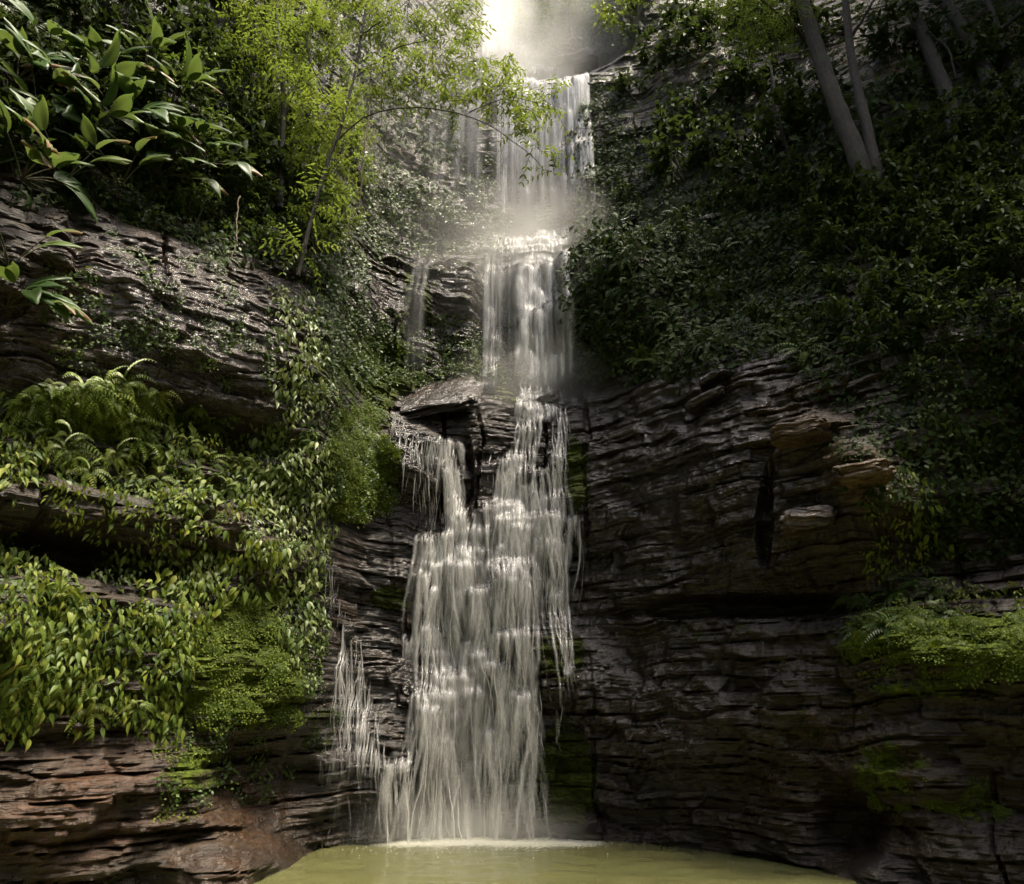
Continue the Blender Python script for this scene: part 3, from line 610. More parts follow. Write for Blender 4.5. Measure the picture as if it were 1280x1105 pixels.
# right side
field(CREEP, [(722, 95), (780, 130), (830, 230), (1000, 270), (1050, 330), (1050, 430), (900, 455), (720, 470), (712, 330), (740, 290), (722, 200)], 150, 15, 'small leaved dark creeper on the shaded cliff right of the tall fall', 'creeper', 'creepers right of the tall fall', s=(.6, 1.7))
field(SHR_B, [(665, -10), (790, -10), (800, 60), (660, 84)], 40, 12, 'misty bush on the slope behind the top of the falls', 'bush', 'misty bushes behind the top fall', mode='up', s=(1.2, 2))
field(CREEP_B, [(690, 0), (790, 0), (770, 60), (690, 80)], 14, 20, 'misty bush on the slope behind the top of the falls', 'bush', 'misty bushes behind the top fall', s=(2.5, 4))
field(FERN_D, [(730, 130), (830, 240), (1040, 330), (1040, 450), (730, 460)], 22, 36, 'dim fern hanging among the dark creepers right of the falls', 'fern', 'dim ferns right of the falls', s=(1., 1.8))
field(SHR_D, [(740, 140), (830, 240), (1000, 270), (1040, 420), (900, 440), (750, 300)], 14, 50, 'dark low bush in the creepers right of the tall fall', 'shrub', 'dark low bushes right of the falls', mode='up', s=(.5, .8), sink=.1)
field(SHR_D, [(880, 190), (1060, 240), (1290, 60), (1290, 240), (1050, 330), (900, 280)], 38, 36, 'dark shrub in the shade around the tree trunks on the right slope', 'shrub', 'dark shrubs on the right slope', mode='up', s=(.8, 1.4), sink=.1)
field(SHR_D, [(1060, 260), (1150, 225), (1290, 240), (1290, 370), (1200, 350), (1060, 330)], 26, 30, 'leafy green shrub overhanging the right cliff under the double trunk tree', 'shrub', 'green shrubs over the right cliff', mode='up', s=(.7, 1.1))  # dark leaf shrubs used here to deepen the shade by colour
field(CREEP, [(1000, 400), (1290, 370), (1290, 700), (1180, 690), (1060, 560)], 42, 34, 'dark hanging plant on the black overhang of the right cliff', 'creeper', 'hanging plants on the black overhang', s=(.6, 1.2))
field(DROOP, [(1090, 600), (1165, 590), (1180, 700), (1090, 710)], 12, 22, 'green drooping leaf plant beside the rusty stone on the right cliff', 'creeping plant', 'leaf plants beside the rusty stone', s=(.6, .9))
field(FERN_D, [(1040, 740), (1180, 720), (1180, 770), (1080, 790)], 10, 24, 'dark green fern on top of the mossy ledge of the right cliff', 'fern', 'ferns on the right ledge', s=(.8, 1.2))
field(DROOP, [(1180, 730), (1285, 725), (1285, 750), (1180, 755)], 7, 18, 'small bright leaf tuft at the back of the mossy ledge on the right', 'creeping plant', 'leaf tufts on the right ledge', s=(.4, .6))
field(MOSSC, [(1060, 800), (1120, 770), (1290, 765), (1290, 840), (1060, 845)], 48, 14, 'bright moss cushion on the ledge of the right cliff', 'moss', 'moss cushions on the right ledge', gap=-.3, s=(.5, 1.1))
field(MOSSC, [(1070, 930), (1150, 930), (1160, 1000), (1260, 1010), (1240, 1050), (1080, 1000)], 9, 24, 'thin moss patch on the brown rock under the right ledge', 'moss', 'moss patches under the right ledge', s=(.3, .7))

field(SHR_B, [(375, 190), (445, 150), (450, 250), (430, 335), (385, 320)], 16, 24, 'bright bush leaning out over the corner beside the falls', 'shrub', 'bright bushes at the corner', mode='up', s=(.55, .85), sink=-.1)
field(SHR_D, [(800, 0), (1010, 0), (1030, 240), (860, 240), (790, 130)], 16, 34, 'dark bush on the steep shaded slope between the falls and the tree trunks', 'shrub', 'dark bushes between the falls and the trunks', mode='up', s=(1., 1.8), sink=.1)
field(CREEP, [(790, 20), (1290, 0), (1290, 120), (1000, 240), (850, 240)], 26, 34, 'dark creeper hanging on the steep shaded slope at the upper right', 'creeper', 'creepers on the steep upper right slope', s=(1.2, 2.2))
field(SHR_D, [(1000, 60), (1290, 0), (1290, 110), (1040, 220)], 6, 50, 'dark bush in the gaps between the leaning trunks', 'shrub', 'dark bushes between the leaning trunks', mode='up', s=(.8, 1.3), sink=.1)
field(CREEP_B, [(110, 250), (160, 235), (260, 255), (385, 320), (378, 352), (250, 300), (150, 275)], 26, 22, 'small leafy plant hanging over the top edge of the bare left rock face', 'small plant', 'plants on the rim of the left rock face', s=(.7, 1.2))
field(FERN_D, [(130, 255), (260, 270), (385, 335), (378, 360), (250, 310), (150, 280)], 10, 32, 'dark fern hanging over the top edge of the bare left rock face', 'fern', 'ferns on the rim of the left rock face', s=(.6, 1.0))
field(SHR_D, [(1050, 360), (1290, 360), (1290, 480), (1100, 470)], 14, 40, 'dark bush hanging from the black overhang at the right edge', 'shrub', 'dark bushes on the right overhang', mode='up', s=(.6, 1.0), sink=.05)
field(SHR_D, [(1120, 500), (1290, 500), (1290, 690), (1180, 680)], 10, 44, 'dim bush deep in the shaded hollow of the right cliff', 'shrub', 'dim bushes in the right hollow', mode='up', s=(.4, .7), sink=.05)
field(FERN_G, [(20, 480), (250, 500), (390, 560), (320, 630), (90, 590), (20, 570)], 26, 26, 'yellow green fern mixed into the ledge mat of the left cliff', 'fern', 'ferns in the ledge mat', s=(.6, 1.1))
field(FERN, [(30, 500), (200, 490), (230, 540), (60, 570)], 10, 30, 'large bright fern arching over the ledge mat of the left cliff', 'fern', 'large ferns of the ledge mat', s=(.7, 1.1))
field(PALE, [(120, 680), (300, 690), (320, 740), (130, 740)], 14, 22, 'small pale leaf tuft under the overhang of the left cliff', 'creeping plant', 'tufts under the left overhang', s=(.6, 1.1))
field(CREEP_B, [(60, 290), (250, 300), (350, 380), (340, 440), (80, 420)], 18, 30, 'little green sprig growing on the face of the big left rock', 'small plant', 'sprigs on the big left rock', s=(.35, .8))
field(CREEP_B, [(400, 480), (470, 480), (490, 600), (470, 650), (410, 620)], 18, 20, 'small leafy plant on the green bulge left of the lower cascade', 'small plant', 'plants on the green bulge', s=(.5, .9))
field(DROOP, [(-10, 590), (60, 600), (260, 620), (270, 690), (160, 665), (60, 640)], 14, 22, 'leafy plant trailing over the stone ledge between the two mats of the left cliff', 'creeping plant', 'plants trailing over the stone ledge', s=(.5, 1.0))
# scattered ground cover nobody could count: tiny leaves and moss over the planted areas
def cover(name, polys, n, size, mat, tplW=.7, lift=.03, down=.4):
    g = Geo(); tp = leaf_tpl(1, tplW, 2, .25, .5, .45); T = []; N_ = []
    for P, k in polys:
        xs = [p[0] for p in P]; ys = [p[1] for p in P]; c = 0; tr = 0
        while c < k and tr < k*8:
            tr += 1; x, y = random.uniform(min(xs), max(xs)), random.uniform(min(ys), max(ys))
            if not inpoly(x, y, P) or vn(x*.035, y*.035, 0, 4) < -.25: continue
            h = hit(x, y)
            if h is None: continue
            c += 1; T.append(h[0]+h[1]*random.uniform(0, lift)); N_.append(nrm(h[1]*.6+inward(h[0])*.6))
    T = np.array(T); N_ = np.array(N_); n_ = len(T)
    d = rdir(n_)*.8+np.array([0, 0, -down]); d = d-N_*(np.sum(d*N_, 1, keepdims=True)*.8)
    g.inst(tp, frames(d, N_+rdir(n_)*.45+np.array([0, 0, .4]))*rng.uniform(*size, n_)[:, None, None], T)
    return tag(link(name, g.mesh(name, mat)), kind='stuff')
cover('undergrowth', [([(-10, 490), (60, 480), (200, 500), (400, 540), (410, 600), (320, 640), (200, 640), (90, 605), (-10, 605)], 1800), ([(-10, 650), (40, 690), (130, 770), (235, 745), (240, 870), (205, 930), (100, 890), (-10, 920)], 2200),
    ([(330, 380), (390, 380), (415, 480), (410, 800), (385, 900), (350, 800), (330, 640)], 1500), ([(450, 180), (630, 180), (630, 310), (450, 320)], 1500), ([(390, 380), (660, 400), (660, 480), (400, 480)], 1600)], 0, (.04, .10), L_SHRUB)
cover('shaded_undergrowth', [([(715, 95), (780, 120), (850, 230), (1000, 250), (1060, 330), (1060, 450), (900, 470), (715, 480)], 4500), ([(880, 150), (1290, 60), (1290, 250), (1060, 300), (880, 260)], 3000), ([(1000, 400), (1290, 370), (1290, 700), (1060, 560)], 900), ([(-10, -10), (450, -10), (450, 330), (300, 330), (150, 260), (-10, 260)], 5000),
    ([(450, -10), (600, -10), (600, 150), (450, 180)], 1500)], 0, (.07, .15), L_CREEP, .5, .12)  # darker copy of the undergrowth, shade carried in the leaf colour
cover('moss', [([(1050, 800), (1120, 765), (1290, 750), (1290, 850), (1050, 845)], 2500), ([(230, 770), (330, 745), (400, 830), (385, 915), (285, 905), (220, 870)], 2200), ([(415, 510), (480, 500), (495, 640), (415, 655)], 1600), ([(520, 440), (600, 440), (600, 480), (520, 480)], 500), ([(190, 930), (300, 920), (260, 1020), (190, 1030)], 400)], 0, (.015, .035), L_MOSS, .9, .02, .1)

# ------------------------------------------------------------------ trees
def spray(g, st, p, d, l, n, Ls, tp):
    """a leafy twig, leaves in two loose rows"""
    d = nrm(d); q = np.linspace(0, 1, 5); pts = p+np.outer(q*l, d)+np.outer(q*q, [0, 0, -.25*l])
    st.tube(pts, np.linspace(.006, .0015, 5), 4)
    t = np.repeat(np.linspace(.15, 1, n//2), 2); T = p+np.outer(t*l, d)+np.outer(t*t, [0, 0, -.25*l])
    sd = nrm(np.cross(d, [0.1, 0.1, 1])); s_ = np.tile([-1, 1], n//2)[:, None]
    dd = nrm(sd*s_+d*.6+rdir(len(t))*.35+np.array([0, 0, -.25])); nn = np.array([0, 0, 1.0])+rdir(len(t))*.55
    g.inst(tp, frames(dd, nn)*rng.uniform(*Ls, len(t))[:, None, None], T, np.clip(rng.random()*.5+rng.random(len(t))*.5, 0, 1))
TL = leaf_tpl(1, .36, 3, .2, .5, .42); TLF = leaf_tpl(1, .26, 2, .15, .4, .42)
def tree(name, label, cat, trunk, rad, branches, clumps, leafmat, bark, group=None, nl=10, Ls=(.07, .12), tp=TL, bp=None):
    e = empty(name, trunk[0]); e.location = (0, 0, 0)
    base = np.array(trunk[0]); e.location = base
    g = Geo(); pts = np.array(trunk)-base
    # densify and roughen
    u = np.linspace(0, 1, len(pts)); uu = np.linspace(0, 1, len(pts)*5); P = np.stack([np.interp(uu, u, pts[:, k]) for k in range(3)], -1)
    P[1:-1] = (P[:-2]+2*P[1:-1]+P[2:])/4; P[2:] += np.cumsum(rng.normal(0, .006, (len(P)-2, 3)), 0)
    rr = np.interp(uu, np.linspace(0, 1, len(rad)), rad); g.tube(P, rr, 12, .5, .12)
    tag(link('trunk', g.mesh('trunk', bark), e))
    fo, st = Geo(), Geo()
    for b in branches:
        bp_ = np.array(b[0])-base; u = np.linspace(0, 1, len(bp_)); uu = np.linspace(0, 1, 16)
        bb = Geo(); q = np.stack([np.interp(uu, u, bp_[:, k]) for k in range(3)], -1); q[1:-1] = (q[:-2]+2*q[1:-1]+q[2:])/4
        bb.tube(q+np.cumsum(rng.normal(0, .01, q.shape), 0), np.linspace(b[1], b[2], 16), 7, .5, .15); link('branch', bb.mesh('branch', bark), e)
    for c, r, n in clumps:
        c = np.array(c)-base
        for i in range(int(n*1.35)):
            o_ = rdir(1)[0]*np.array(r)*rng.random()**.45; d = nrm(o_*np.array([1, 1, .6])+rdir(1)[0]*.25+np.array([0, 0, .1]))
            spray(fo, st, c+o_*.75, d, rng.uniform(.3, .55), nl, Ls, tp)
    if fo.n:
        nf = sum(len(f) for f in fo.F); n0 = fo.n
        for V, Fc, a_, t_ in zip(st.V, st.F, st.A, st.T): fo.V.append(V); fo.F.append(Fc+n0); fo.A.append(a_); fo.T.append(t_)
        me = fo.mesh('crown', [leafmat, bark]); mi = np.zeros(len(me.polygons), dtype=np.int32); mi[nf:] = 1; me.polygons.foreach_set('material_index', mi); link('crown', me, e)
    return tag(e, label, cat, group)
def A(x, y, Y): return at(x, y, Y)
# the sunlit tree left of the falls, one long branch reaching over the water
YL = 10.4
tree('tree', 'slender sunlit tree left of the falls with one long branch reaching across the water', 'tree',
     [A(372, 345, 10.3), A(398, 240, YL), A(425, 170, YL), A(447, 95, YL), A(458, 20, YL), A(466, -60, YL)], [.035, .032, .028, .024, .018, .01],
     [([A(420, 178, YL), A(462, 140, YL), A(525, 134, 10.2), A(585, 145, 10.1), A(625, 165, 10.0), A(660, 190, 10.0), A(680, 215, 10.0)], .014, .004),
      ([A(447, 95, YL), A(500, 60, 10.5), A(560, 40, 10.5)], .018, .005), ([A(455, 40, YL), A(520, -5, 10.6)], .015, .005), ([A(430, 160, YL), A(390, 90, 10.2), A(370, 20, 10.2)], .018, .006), ([A(585, 140, 10.1), A(640, 118, 10.2), A(700, 130, 10.2)], .01, .003)],
     [(A(480, 105, 10.4), (.45, .4, .3), 26), (A(540, 85, 10.4), (.5, .4, .35), 34), (A(500, 40, 10.6), (.6, .5, .4), 46), (A(570, 30, 10.6), (.45, .4, .4), 34), (A(440, 10, 10.6), (.5, .4, .4), 26), (A(595, 70, 10.3), (.3, .3, .25), 14), (A(560, 125, 10.2), (.35, .3, .18), 16),
      (A(615, 115, 10.1), (.35, .3, .2), 20), (A(650, 130, 10.1), (.32, .3, .2), 20), (A(650, 160, 10.0), (.22, .2, .16), 12), (A(690, 130, 10.1), (.22, .2, .1), 9), (A(670, 185, 10.0), (.12, .1, .1), 4), (A(692, 215, 10.0), (.10, .1, .1), 4), (A(620, 90, 10.1), (.25, .25, .2), 12),
      (A(395, 250, 10.2), (.35, .3, .3), 16), (A(385, 310, 10.1), (.3, .3, .3), 12), (A(470, -60, 10.6), (.9, .7, .5), 46), (A(570, -50, 10.6), (.6, .6, .5), 30)], L_TREE, BARK, nl=10, Ls=(.065, .12))
tree('tree', 'bushy bright tree at the top edge above the left cliff', 'tree', [A(350, 260, 10.6), A(355, 130, 10.6), A(345, 20, 10.7), A(350, -60, 10.8)], [.05, .04, .03, .015],
     [([A(354, 150, 10.6), A(390, 70, 10.4)], .018, .006), ([A(350, 90, 10.6), A(310, 20, 10.5)], .018, .006)],
     [(A(340, 60, 10.4), (.6, .5, .5), 50), (A(390, 40, 10.4), (.5, .5, .5), 46), (A(370, 120, 10.3), (.55, .4, .4), 40), (A(310, 10, 10.5), (.5, .5, .4), 34), (A(400, 150, 10.2), (.35, .35, .4), 26), (A(350, -60, 10.7), (.9, .7, .5), 60)], L_BRIGHT, BARK_D, nl=10, Ls=(.06, .105))
# right slope
tree('tree', 'thick double trunk tree, left trunk, leaning on the dark right slope', 'tree', [A(1099, 292, 11.5), A(1092, 268, 11.0), A(1070, 190, 11.0), A(1045, 130, 11.2), A(1025, 70, 11.5), A(1003, 0, 11.9), A(985, -80, 12.5), A(970, -160, 12.8)], [.26, .21, .165, .155, .145, .135, .12, .1],
     [([A(1020, 60, 12.2), A(960, 10, 12.0), A(925, -20, 11.8)], .05, .02), ([A(990, -60, 12.4), A(930, -90, 11.5)], .06, .02)],
     [(A(935, 20, 11.4), (.5, .5, .55), 46), (A(960, 50, 11.5), (.35, .3, .3), 22), (A(985, 15, 11.6), (.5, .5, .4), 32), (A(905, 5, 11.3), (.3, .3, .25), 14), (A(950, -80, 11.6), (1.4, 1.2, .8), 120), (A(1040, -120, 10.6), (1.7, 1.4, .7), 150)], L_TREE, BARK, nl=14, Ls=(.06, .10), tp=TLF)  # top clumps, above the view, enlarged to shade the trunks
tree('tree', 'paler slimmer right trunk of the double trunk tree on the right slope', 'tree', [A(1112, 290, 11.4), A(1104, 264, 10.9), A(1092, 200, 10.9), A(1078, 140, 11.1), A(1064, 70, 11.5), A(1056, 0, 11.9), A(1050, -90, 12.4)], [.18, .14, .105, .09, .078, .07, .06],
     [([A(1062, 50, 12.1), A(1100, -20, 12.0)], .04, .015)], [(A(1100, 5, 12.0), (.5, .4, .3), 16), (A(1060, -90, 12.2), (1.3, 1.2, .7), 100), (A(1130, -120, 10.6), (1.7, 1.4, .7), 130)], L_TREE, BARK, nl=12, Ls=(.07, .11), tp=TLF)  # crown above the view thickened for shade on the trunks
tree('tree', 'dark leaning trunk at the top edge with roots over ochre rock', 'tree', [A(1200, 175, 10.9), A(1182, 115, 11.4), A(1160, 55, 11.7), A(1135, 0, 12.1), A(1110, -90, 12.6)], [.2, .14, .125, .12, .09], [([A(1150, 30, 11.8), A(1180, 60, 11.5), A(1192, 100, 11.4)], .03, .02)], [(A(1100, -100, 12.6), (1.3, 1.2, .7), 60)], L_SHRUB, BARK_D)
tree('tree', 'dark leaning trunk second from the top right corner', 'tree', [A(1255, 145, 10.7), A(1230, 85, 11.2), A(1200, 30, 11.6), A(1172, -15, 12.0), A(1130, -110, 12.9)], [.2, .14, .12, .11, .08], [], [(A(1190, -110, 12.4), (1.3, 1.2, .7), 60)], L_SHRUB, BARK_D)
tree('tree', 'thin dark trunk nearest the top right corner', 'tree', [A(1285, 150, 10.4), A(1266, 90, 10.9), A(1245, 40, 11.2), A(1228, -10, 11.6), A(1200, -100, 12.4)], [.1, .075, .065, .05, .04], [([A(1246, 40, 11.2), A(1285, 10, 11.1), A(1310, 5, 11.0)], .05, .03)], [(A(1270, -100, 12), (1.4, 1.2, .8), 60)], L_SHRUB, BARK_D)
tree('sapling', 'thin bare sapling leaning left of the double trunk tree', 'tree', [A(1015, 275, 12.6), A(995, 225, 12.7), A(975, 160, 12.9), A(960, 80, 13.2)], [.06, .05, .04, .025], [], [], L_SHRUB, BARK_D)
# added shade trees out of view: crowns block sun and sky from the right side
FARL = leaf_tpl(1, .6, 2, .2, .5, .45)
for k, (bx, by, bz, h) in enumerate(SHADE_TREES):
    fo, st, g = Geo(), Geo(), Geo(); e = empty('tree', (bx, by, bz)); g.tube([(0, 0, -1), (-.3, .1, h*.5), (-.8, -.3, h)], [.3, .22, .1], 10, .5, .1); link('trunk', g.mesh('trunk', BARK_D), e)
    n_ = 2400; T = rdir(n_)*np.array([3.8, 3.8, 2.2])*(rng.random((n_, 1))**.4)+np.array([-1.0, -.4, h]); fo.inst(FARL, frames(rdir(n_), rdir(n_)*.6+np.array([0, 0, 1]))*rng.uniform(.3, .5, n_)[:, None, None], T)
    link('crown', fo.mesh('crown', L_SHRUB), e); tag(e, 'unseen shade tree added on the slope over the ravine', 'tree', 'added shade trees over the ravine')
# hanging roots and vines
def vine(px, label, rad, Y, mat=DRY):
    base = at(*px[0], Y); g = Geo(); P = np.array([at(x, y, Y) for x, y in px])-base; uu = np.linspace(0, 1, 24); u = np.linspace(0, 1, len(P))
    q = np.stack([np.interp(uu, u, P[:, k]) for k in range(3)], -1)+np.cumsum(rng.normal(0, .008, (24, 3)), 0)
    g.tube(q, np.linspace(rad, rad*.6, 24), 6, .5, .3); o = link('hanging_root', g.mesh('hanging_root', mat)); o.location = base; tag(o, label, 'root')
vine([(462, 130), (455, 170), (450, 215), (446, 262)], 'pale hanging root left of the tall fall, longer of the pair', .017, 11.4)
vine([(486, 145), (482, 180), (474, 215)], 'pale hanging root left of the tall fall, shorter of the pair', .012, 11.4)
vine([(78, 270), (40, 320), (22, 345)], 'pale slanting root under the broad leaf plants at the left edge', .02, 8.2)
vine([(300, 245), (293, 290), (290, 320)], 'thin root hanging over the left rock rim', .012, 8.9)

# ------------------------------------------------------------------ falling water
class Water:
    def __init__(s): s.V = []; s.F = []; s.A = []; s.n = 0
    def strand(s, pts, w, al):
        m = len(pts)
        if m < 3: return
        w = np.broadcast_to(w, (m,)); P = np.asarray(pts)
        off = np.stack([np.stack([-w, 0*w, 0*w], -1), np.stack([0*w, -w*.45, 0*w], -1), np.stack([w, 0*w, 0*w], -1), np.stack([0*w, w*.3, 0*w], -1)], 1)
        s.V.append((P[:, None]+off).reshape(-1, 3)); i = np.arange(m-1)[:, None]*4; j = np.arange(4)[None]; j2 = (j+1) % 4
        s.F.append((np.stack([i+j, i+j2, i+4+j2, i+4+j], -1).reshape(-1, 4))+s.n); s.A.append((np.repeat(al, 4).reshape(-1, 4)*np.array([0, 1.25, 0, .9])).ravel()); s.n += m*4
    def bar(s, pts, w, al):
        P = np.asarray(pts); m = len(P); e = np.sin(np.linspace(.15, math.pi-.15, m)); wv = w*e
        off = np.stack([np.stack([0*wv, 0*wv, wv], -1), np.stack([0*wv, -wv, 0*wv], -1), np.stack([0*wv, 0*wv, -wv*1.4], -1), np.stack([0*wv, wv*.3, 0*wv], -1)], 1)
        s.V.append((P[:, None]+off).reshape(-1, 3)); i = np.arange(m-1)[:, None]*4; j = np.arange(4)[None]; j2 = (j+1) % 4
        s.F.append((np.stack([i+j, i+j2, i+4+j2, i+4+j], -1).reshape(-1, 4))+s.n); s.A.append((np.repeat(al*e, 4).reshape(-1, 4)*np.array([0, 1, 0, .6])).ravel()); s.n += m*4
    def build(s, name, label):
        me = mesh_np(name, np.concatenate(s.V), [np.concatenate(s.F)], WATER, {'alpha': np.concatenate(s.A)})
        return tag(link(name, me), label, 'waterfall', kind='structure')
ys_cache = {}
def ysc(x, z):
    k = (round(x/.025), round(z/.025))
    if k not in ys_cache: ys_cache[k] = ysurf(k[0]*.025, k[1]*.025)
    return ys_cache[k]
def flow(wt, x, z, z1, steer, w, al, dz=.055, adh=.14, wob=.0035, y0=None, env0=.12):
    pts, aa = [], []; y = y0; vx = 0; n = max(4, int((z-z1)/dz)); phs = random.random()*9
    for i in range(n):
        zz = z-i*dz; ysf = min(ysc(x, zz), ysc(x, zz-.04))-.04
        if y is None: y = ysf
        yn = min(ysf, y+adh*dz); free = ysf-yn; jut = max(0, y-yn)
        y = yn; pts.append((x, y, zz))
        t = i/(n-1); env = min(1, t/(env0*1.6)+.03, (1-t)/.5)**1.2
        aa.append(al*env*(1+.15*min(1, free*4))*(1-.6*min(1, jut*12)))
        vx = .8*vx+random.gauss(0, wob)+(steer(zz)-x)*.004 if steer else .8*vx+random.gauss(0, wob*.3)
        x += max(-.05, min(.05, vx))
    wt.strand(pts, 1.7*w*np.clip(.6+.8*np.array(aa)/max(al, .01)*.5, .5, 1.6), np.clip(aa, 0, 1))
def chan(poly):
    q = [];
    for x, y in poly:
        h = hit(x, y)
        if h is not None: q.append((h[0][0], h[0][2]))
    q.sort(key=lambda v: v[1]); zz = [v[1] for v in q]; xx = [v[0] for v in q]
    return (lambda z: float(np.interp(z, zz, xx))), zz[0], zz[-1]
def cascade(wt, poly, half, n, ln=(.6, 2.2), w=(.004, .014), al=(.35, .9), **kw):
    """half: half width in metres along the channel, top to bottom"""
    c, zb, zt = chan(poly)
    for i in range(n):
        z = zt-(zt-zb)*random.random()**1.0*.97; t = (zt-z)/(zt-zb+1e-6); hw = float(np.interp(t, np.linspace(0, 1, len(half)), half))
        o = random.uniform(-1, 1); o = o*abs(o)**.3*hw
        l = random.uniform(*ln); flow(wt, c(z)+o, z, max(zb-.05, z-l), (lambda zz, o=o: c(zz)+o), random.uniform(*w), random.uniform(*al), **kw)
def curtain(wt, x0, x1, ztop, zbot, n, w, al, y_off=0., adh=.03, edge=1., ln=None, wob=.002):
    for i in range(n):
        x = x0+(x1-x0)*random.random(); zt = ztop-random.random()*.15
        if ln: zt = ztop-random.random()*(ztop-zbot)*.8
        zb = zbot if not ln else max(zbot, zt-random.uniform(*ln))
        y0 = min(ysc(x, z_)-.03 for z_ in np.linspace(zt, ztop, 4))-random.random()*.12
        y0 = min(y0, ysc(x, ztop)-.05) if ln else y0
        flow(wt, x, zt, zb, None, random.uniform(*w), random.uniform(*al), dz=.11, adh=adh, wob=wob, y0=y0)
def X(px, py): h = hit(px, py); return h[0]
# top fall
w4 = Water(); a_ = X(603, 60); b_ = X(655, 60); zt = X(630, 80)[2]
curtain(w4, a_[0], b_[0], zt+11, zt-.4, 700, (.02, .09), (.5, 1.), ln=(2, 6)); curtain(w4, a_[0]-.1, b_[0]+.35, zt+9, zt-.3, 120, (.05, .14), (.1, .3), ln=(2, 5))
w4.build('waterfall', 'brilliant white top fall half lost in spray')
# tall fall
w3 = Water(); z3b, z3t = X(680, 290)[2], X(690, 92)[2]
for pa, pb, n, w, al in ((696, 717, 420, (.012, .05), (.6, 1.)), (640, 712, 190, (.02, .09), (.10, .42)), (622, 712, 90, (.05, .16), (.08, .25)), (626, 646, 50, (.01, .03), (.3, .8)), (556, 612, 50, (.04, .12), (.06, .18))):
    curtain(w3, X(pa, 95)[0], X(pb, 95)[0], z3t+.1, z3b-.1, int(n*.5), w, al); curtain(w3, X(pa, 95)[0], X(pb, 95)[0], z3t, z3b-.1, n, w, al, ln=(.8, 3.2))
cascade(w3, [(636, 58), (655, 76), (678, 90), (684, 112)], (.5, .8, 1.0, 1.0), 240, (.4, 1.4), (.02, .07), (.25, .8))
w3.build('waterfall', 'tall thin curtain of white water above the middle ledge')
# middle fall
w2 = Water(); z2t, z2b = X(660, 318)[2], X(660, 488)[2]
for pa, pb, n, w, al in ((660, 708, 480, (.01, .06), (.4, 1.)), (644, 712, 200, (.03, .12), (.12, .35)), (606, 655, 50, (.03, .10), (.05, .16)), (608, 626, 60, (.012, .04), (.12, .4)), (636, 662, 40, (.01, .04), (.1, .35)), (518, 545, 22, (.03, .08), (.03, .10))):
    curtain(w2, X(pa, 322)[0], X(pb, 322)[0], z2t+.1, z2b-.2, int(n*.5), w, al); curtain(w2, X(pa, 322)[0], X(pb, 322)[0], z2t+.1, z2b-.2, n, w, al, ln=(.5, 2))
cascade(w2, [(665, 296), (660, 306), (655, 318)], (.9, .8), 160, (.3, .6), (.01, .03), (.3, .9))
cascade(w2, [(690, 288), (682, 296), (668, 306), (662, 320)], (.45, .7, .8), 240, (.3, .9), (.015, .05), (.25, .8))
cascade(w2, [(682, 468), (676, 482), (670, 500), (664, 530)], (.5, .45, .4, .3), 240, (.3, .9), (.012, .045), (.25, .75))
w2.build('waterfall', 'middle fall dropping as a soft veil onto the sloping rocks')
# lower cascade
w1 = Water()
cascade(w1, [(668, 497), (655, 540), (640, 590), (635, 640), (640, 700), (640, 770), (630, 850), (620, 950), (625, 1052)], (.15, .25, .36, .40, .36, .42, .5, .6, .7), 125, (.5, 2.2), (.008, .03), (.25, .8))
cascade(w1, [(700, 505), (697, 560), (690, 620), (690, 690), (705, 760), (712, 850)], (.12, .14, .16, .16, .1, .06), 110, (.5, 1.6), (.006, .022), (.25, .8))
cascade(w1, [(560, 548), (575, 600), (562, 650), (545, 700), (545, 770), (550, 850), (550, 950), (572, 1055)], (.12, .12, .2, .22, .28, .3, .36, .42), 120, (.5, 2.2), (.008, .03), (.25, .8))
cascade(w1, [(590, 660), (590, 720), (585, 800), (590, 900), (590, 1050)], (.2, .35, .45, .55, .6), 85, (.6, 2.0), (.03, .10), (.12, .32))
cascade(w1, [(600, 600), (600, 800), (590, 1055)], (.5, .8, 1.1), 60, (.8, 2.0), (.05, .12), (.05, .14))
for P, hw, n in (([(495, 515), (520, 560), (540, 620), (548, 660)], (.05, .25, .3, .2), 90), ([(545, 545), (552, 590)], (.35, .35), 70), ([(655, 945), (665, 990), (690, 1048)], (.1, .1, .1), 40)):
    cascade(w1, P, hw, n, (.3, .9), (.003, .008), (.2, .7))
lips2 = [(x-random.uniform(8, 24), x+random.uniform(8, 24), y, random.uniform(20, 60)) for x, y in scatter([(640, 520), (700, 520), (706, 700), (676, 780), (676, 1040), (530, 1040), (520, 780), (535, 660), (600, 640)], 42, 15)]
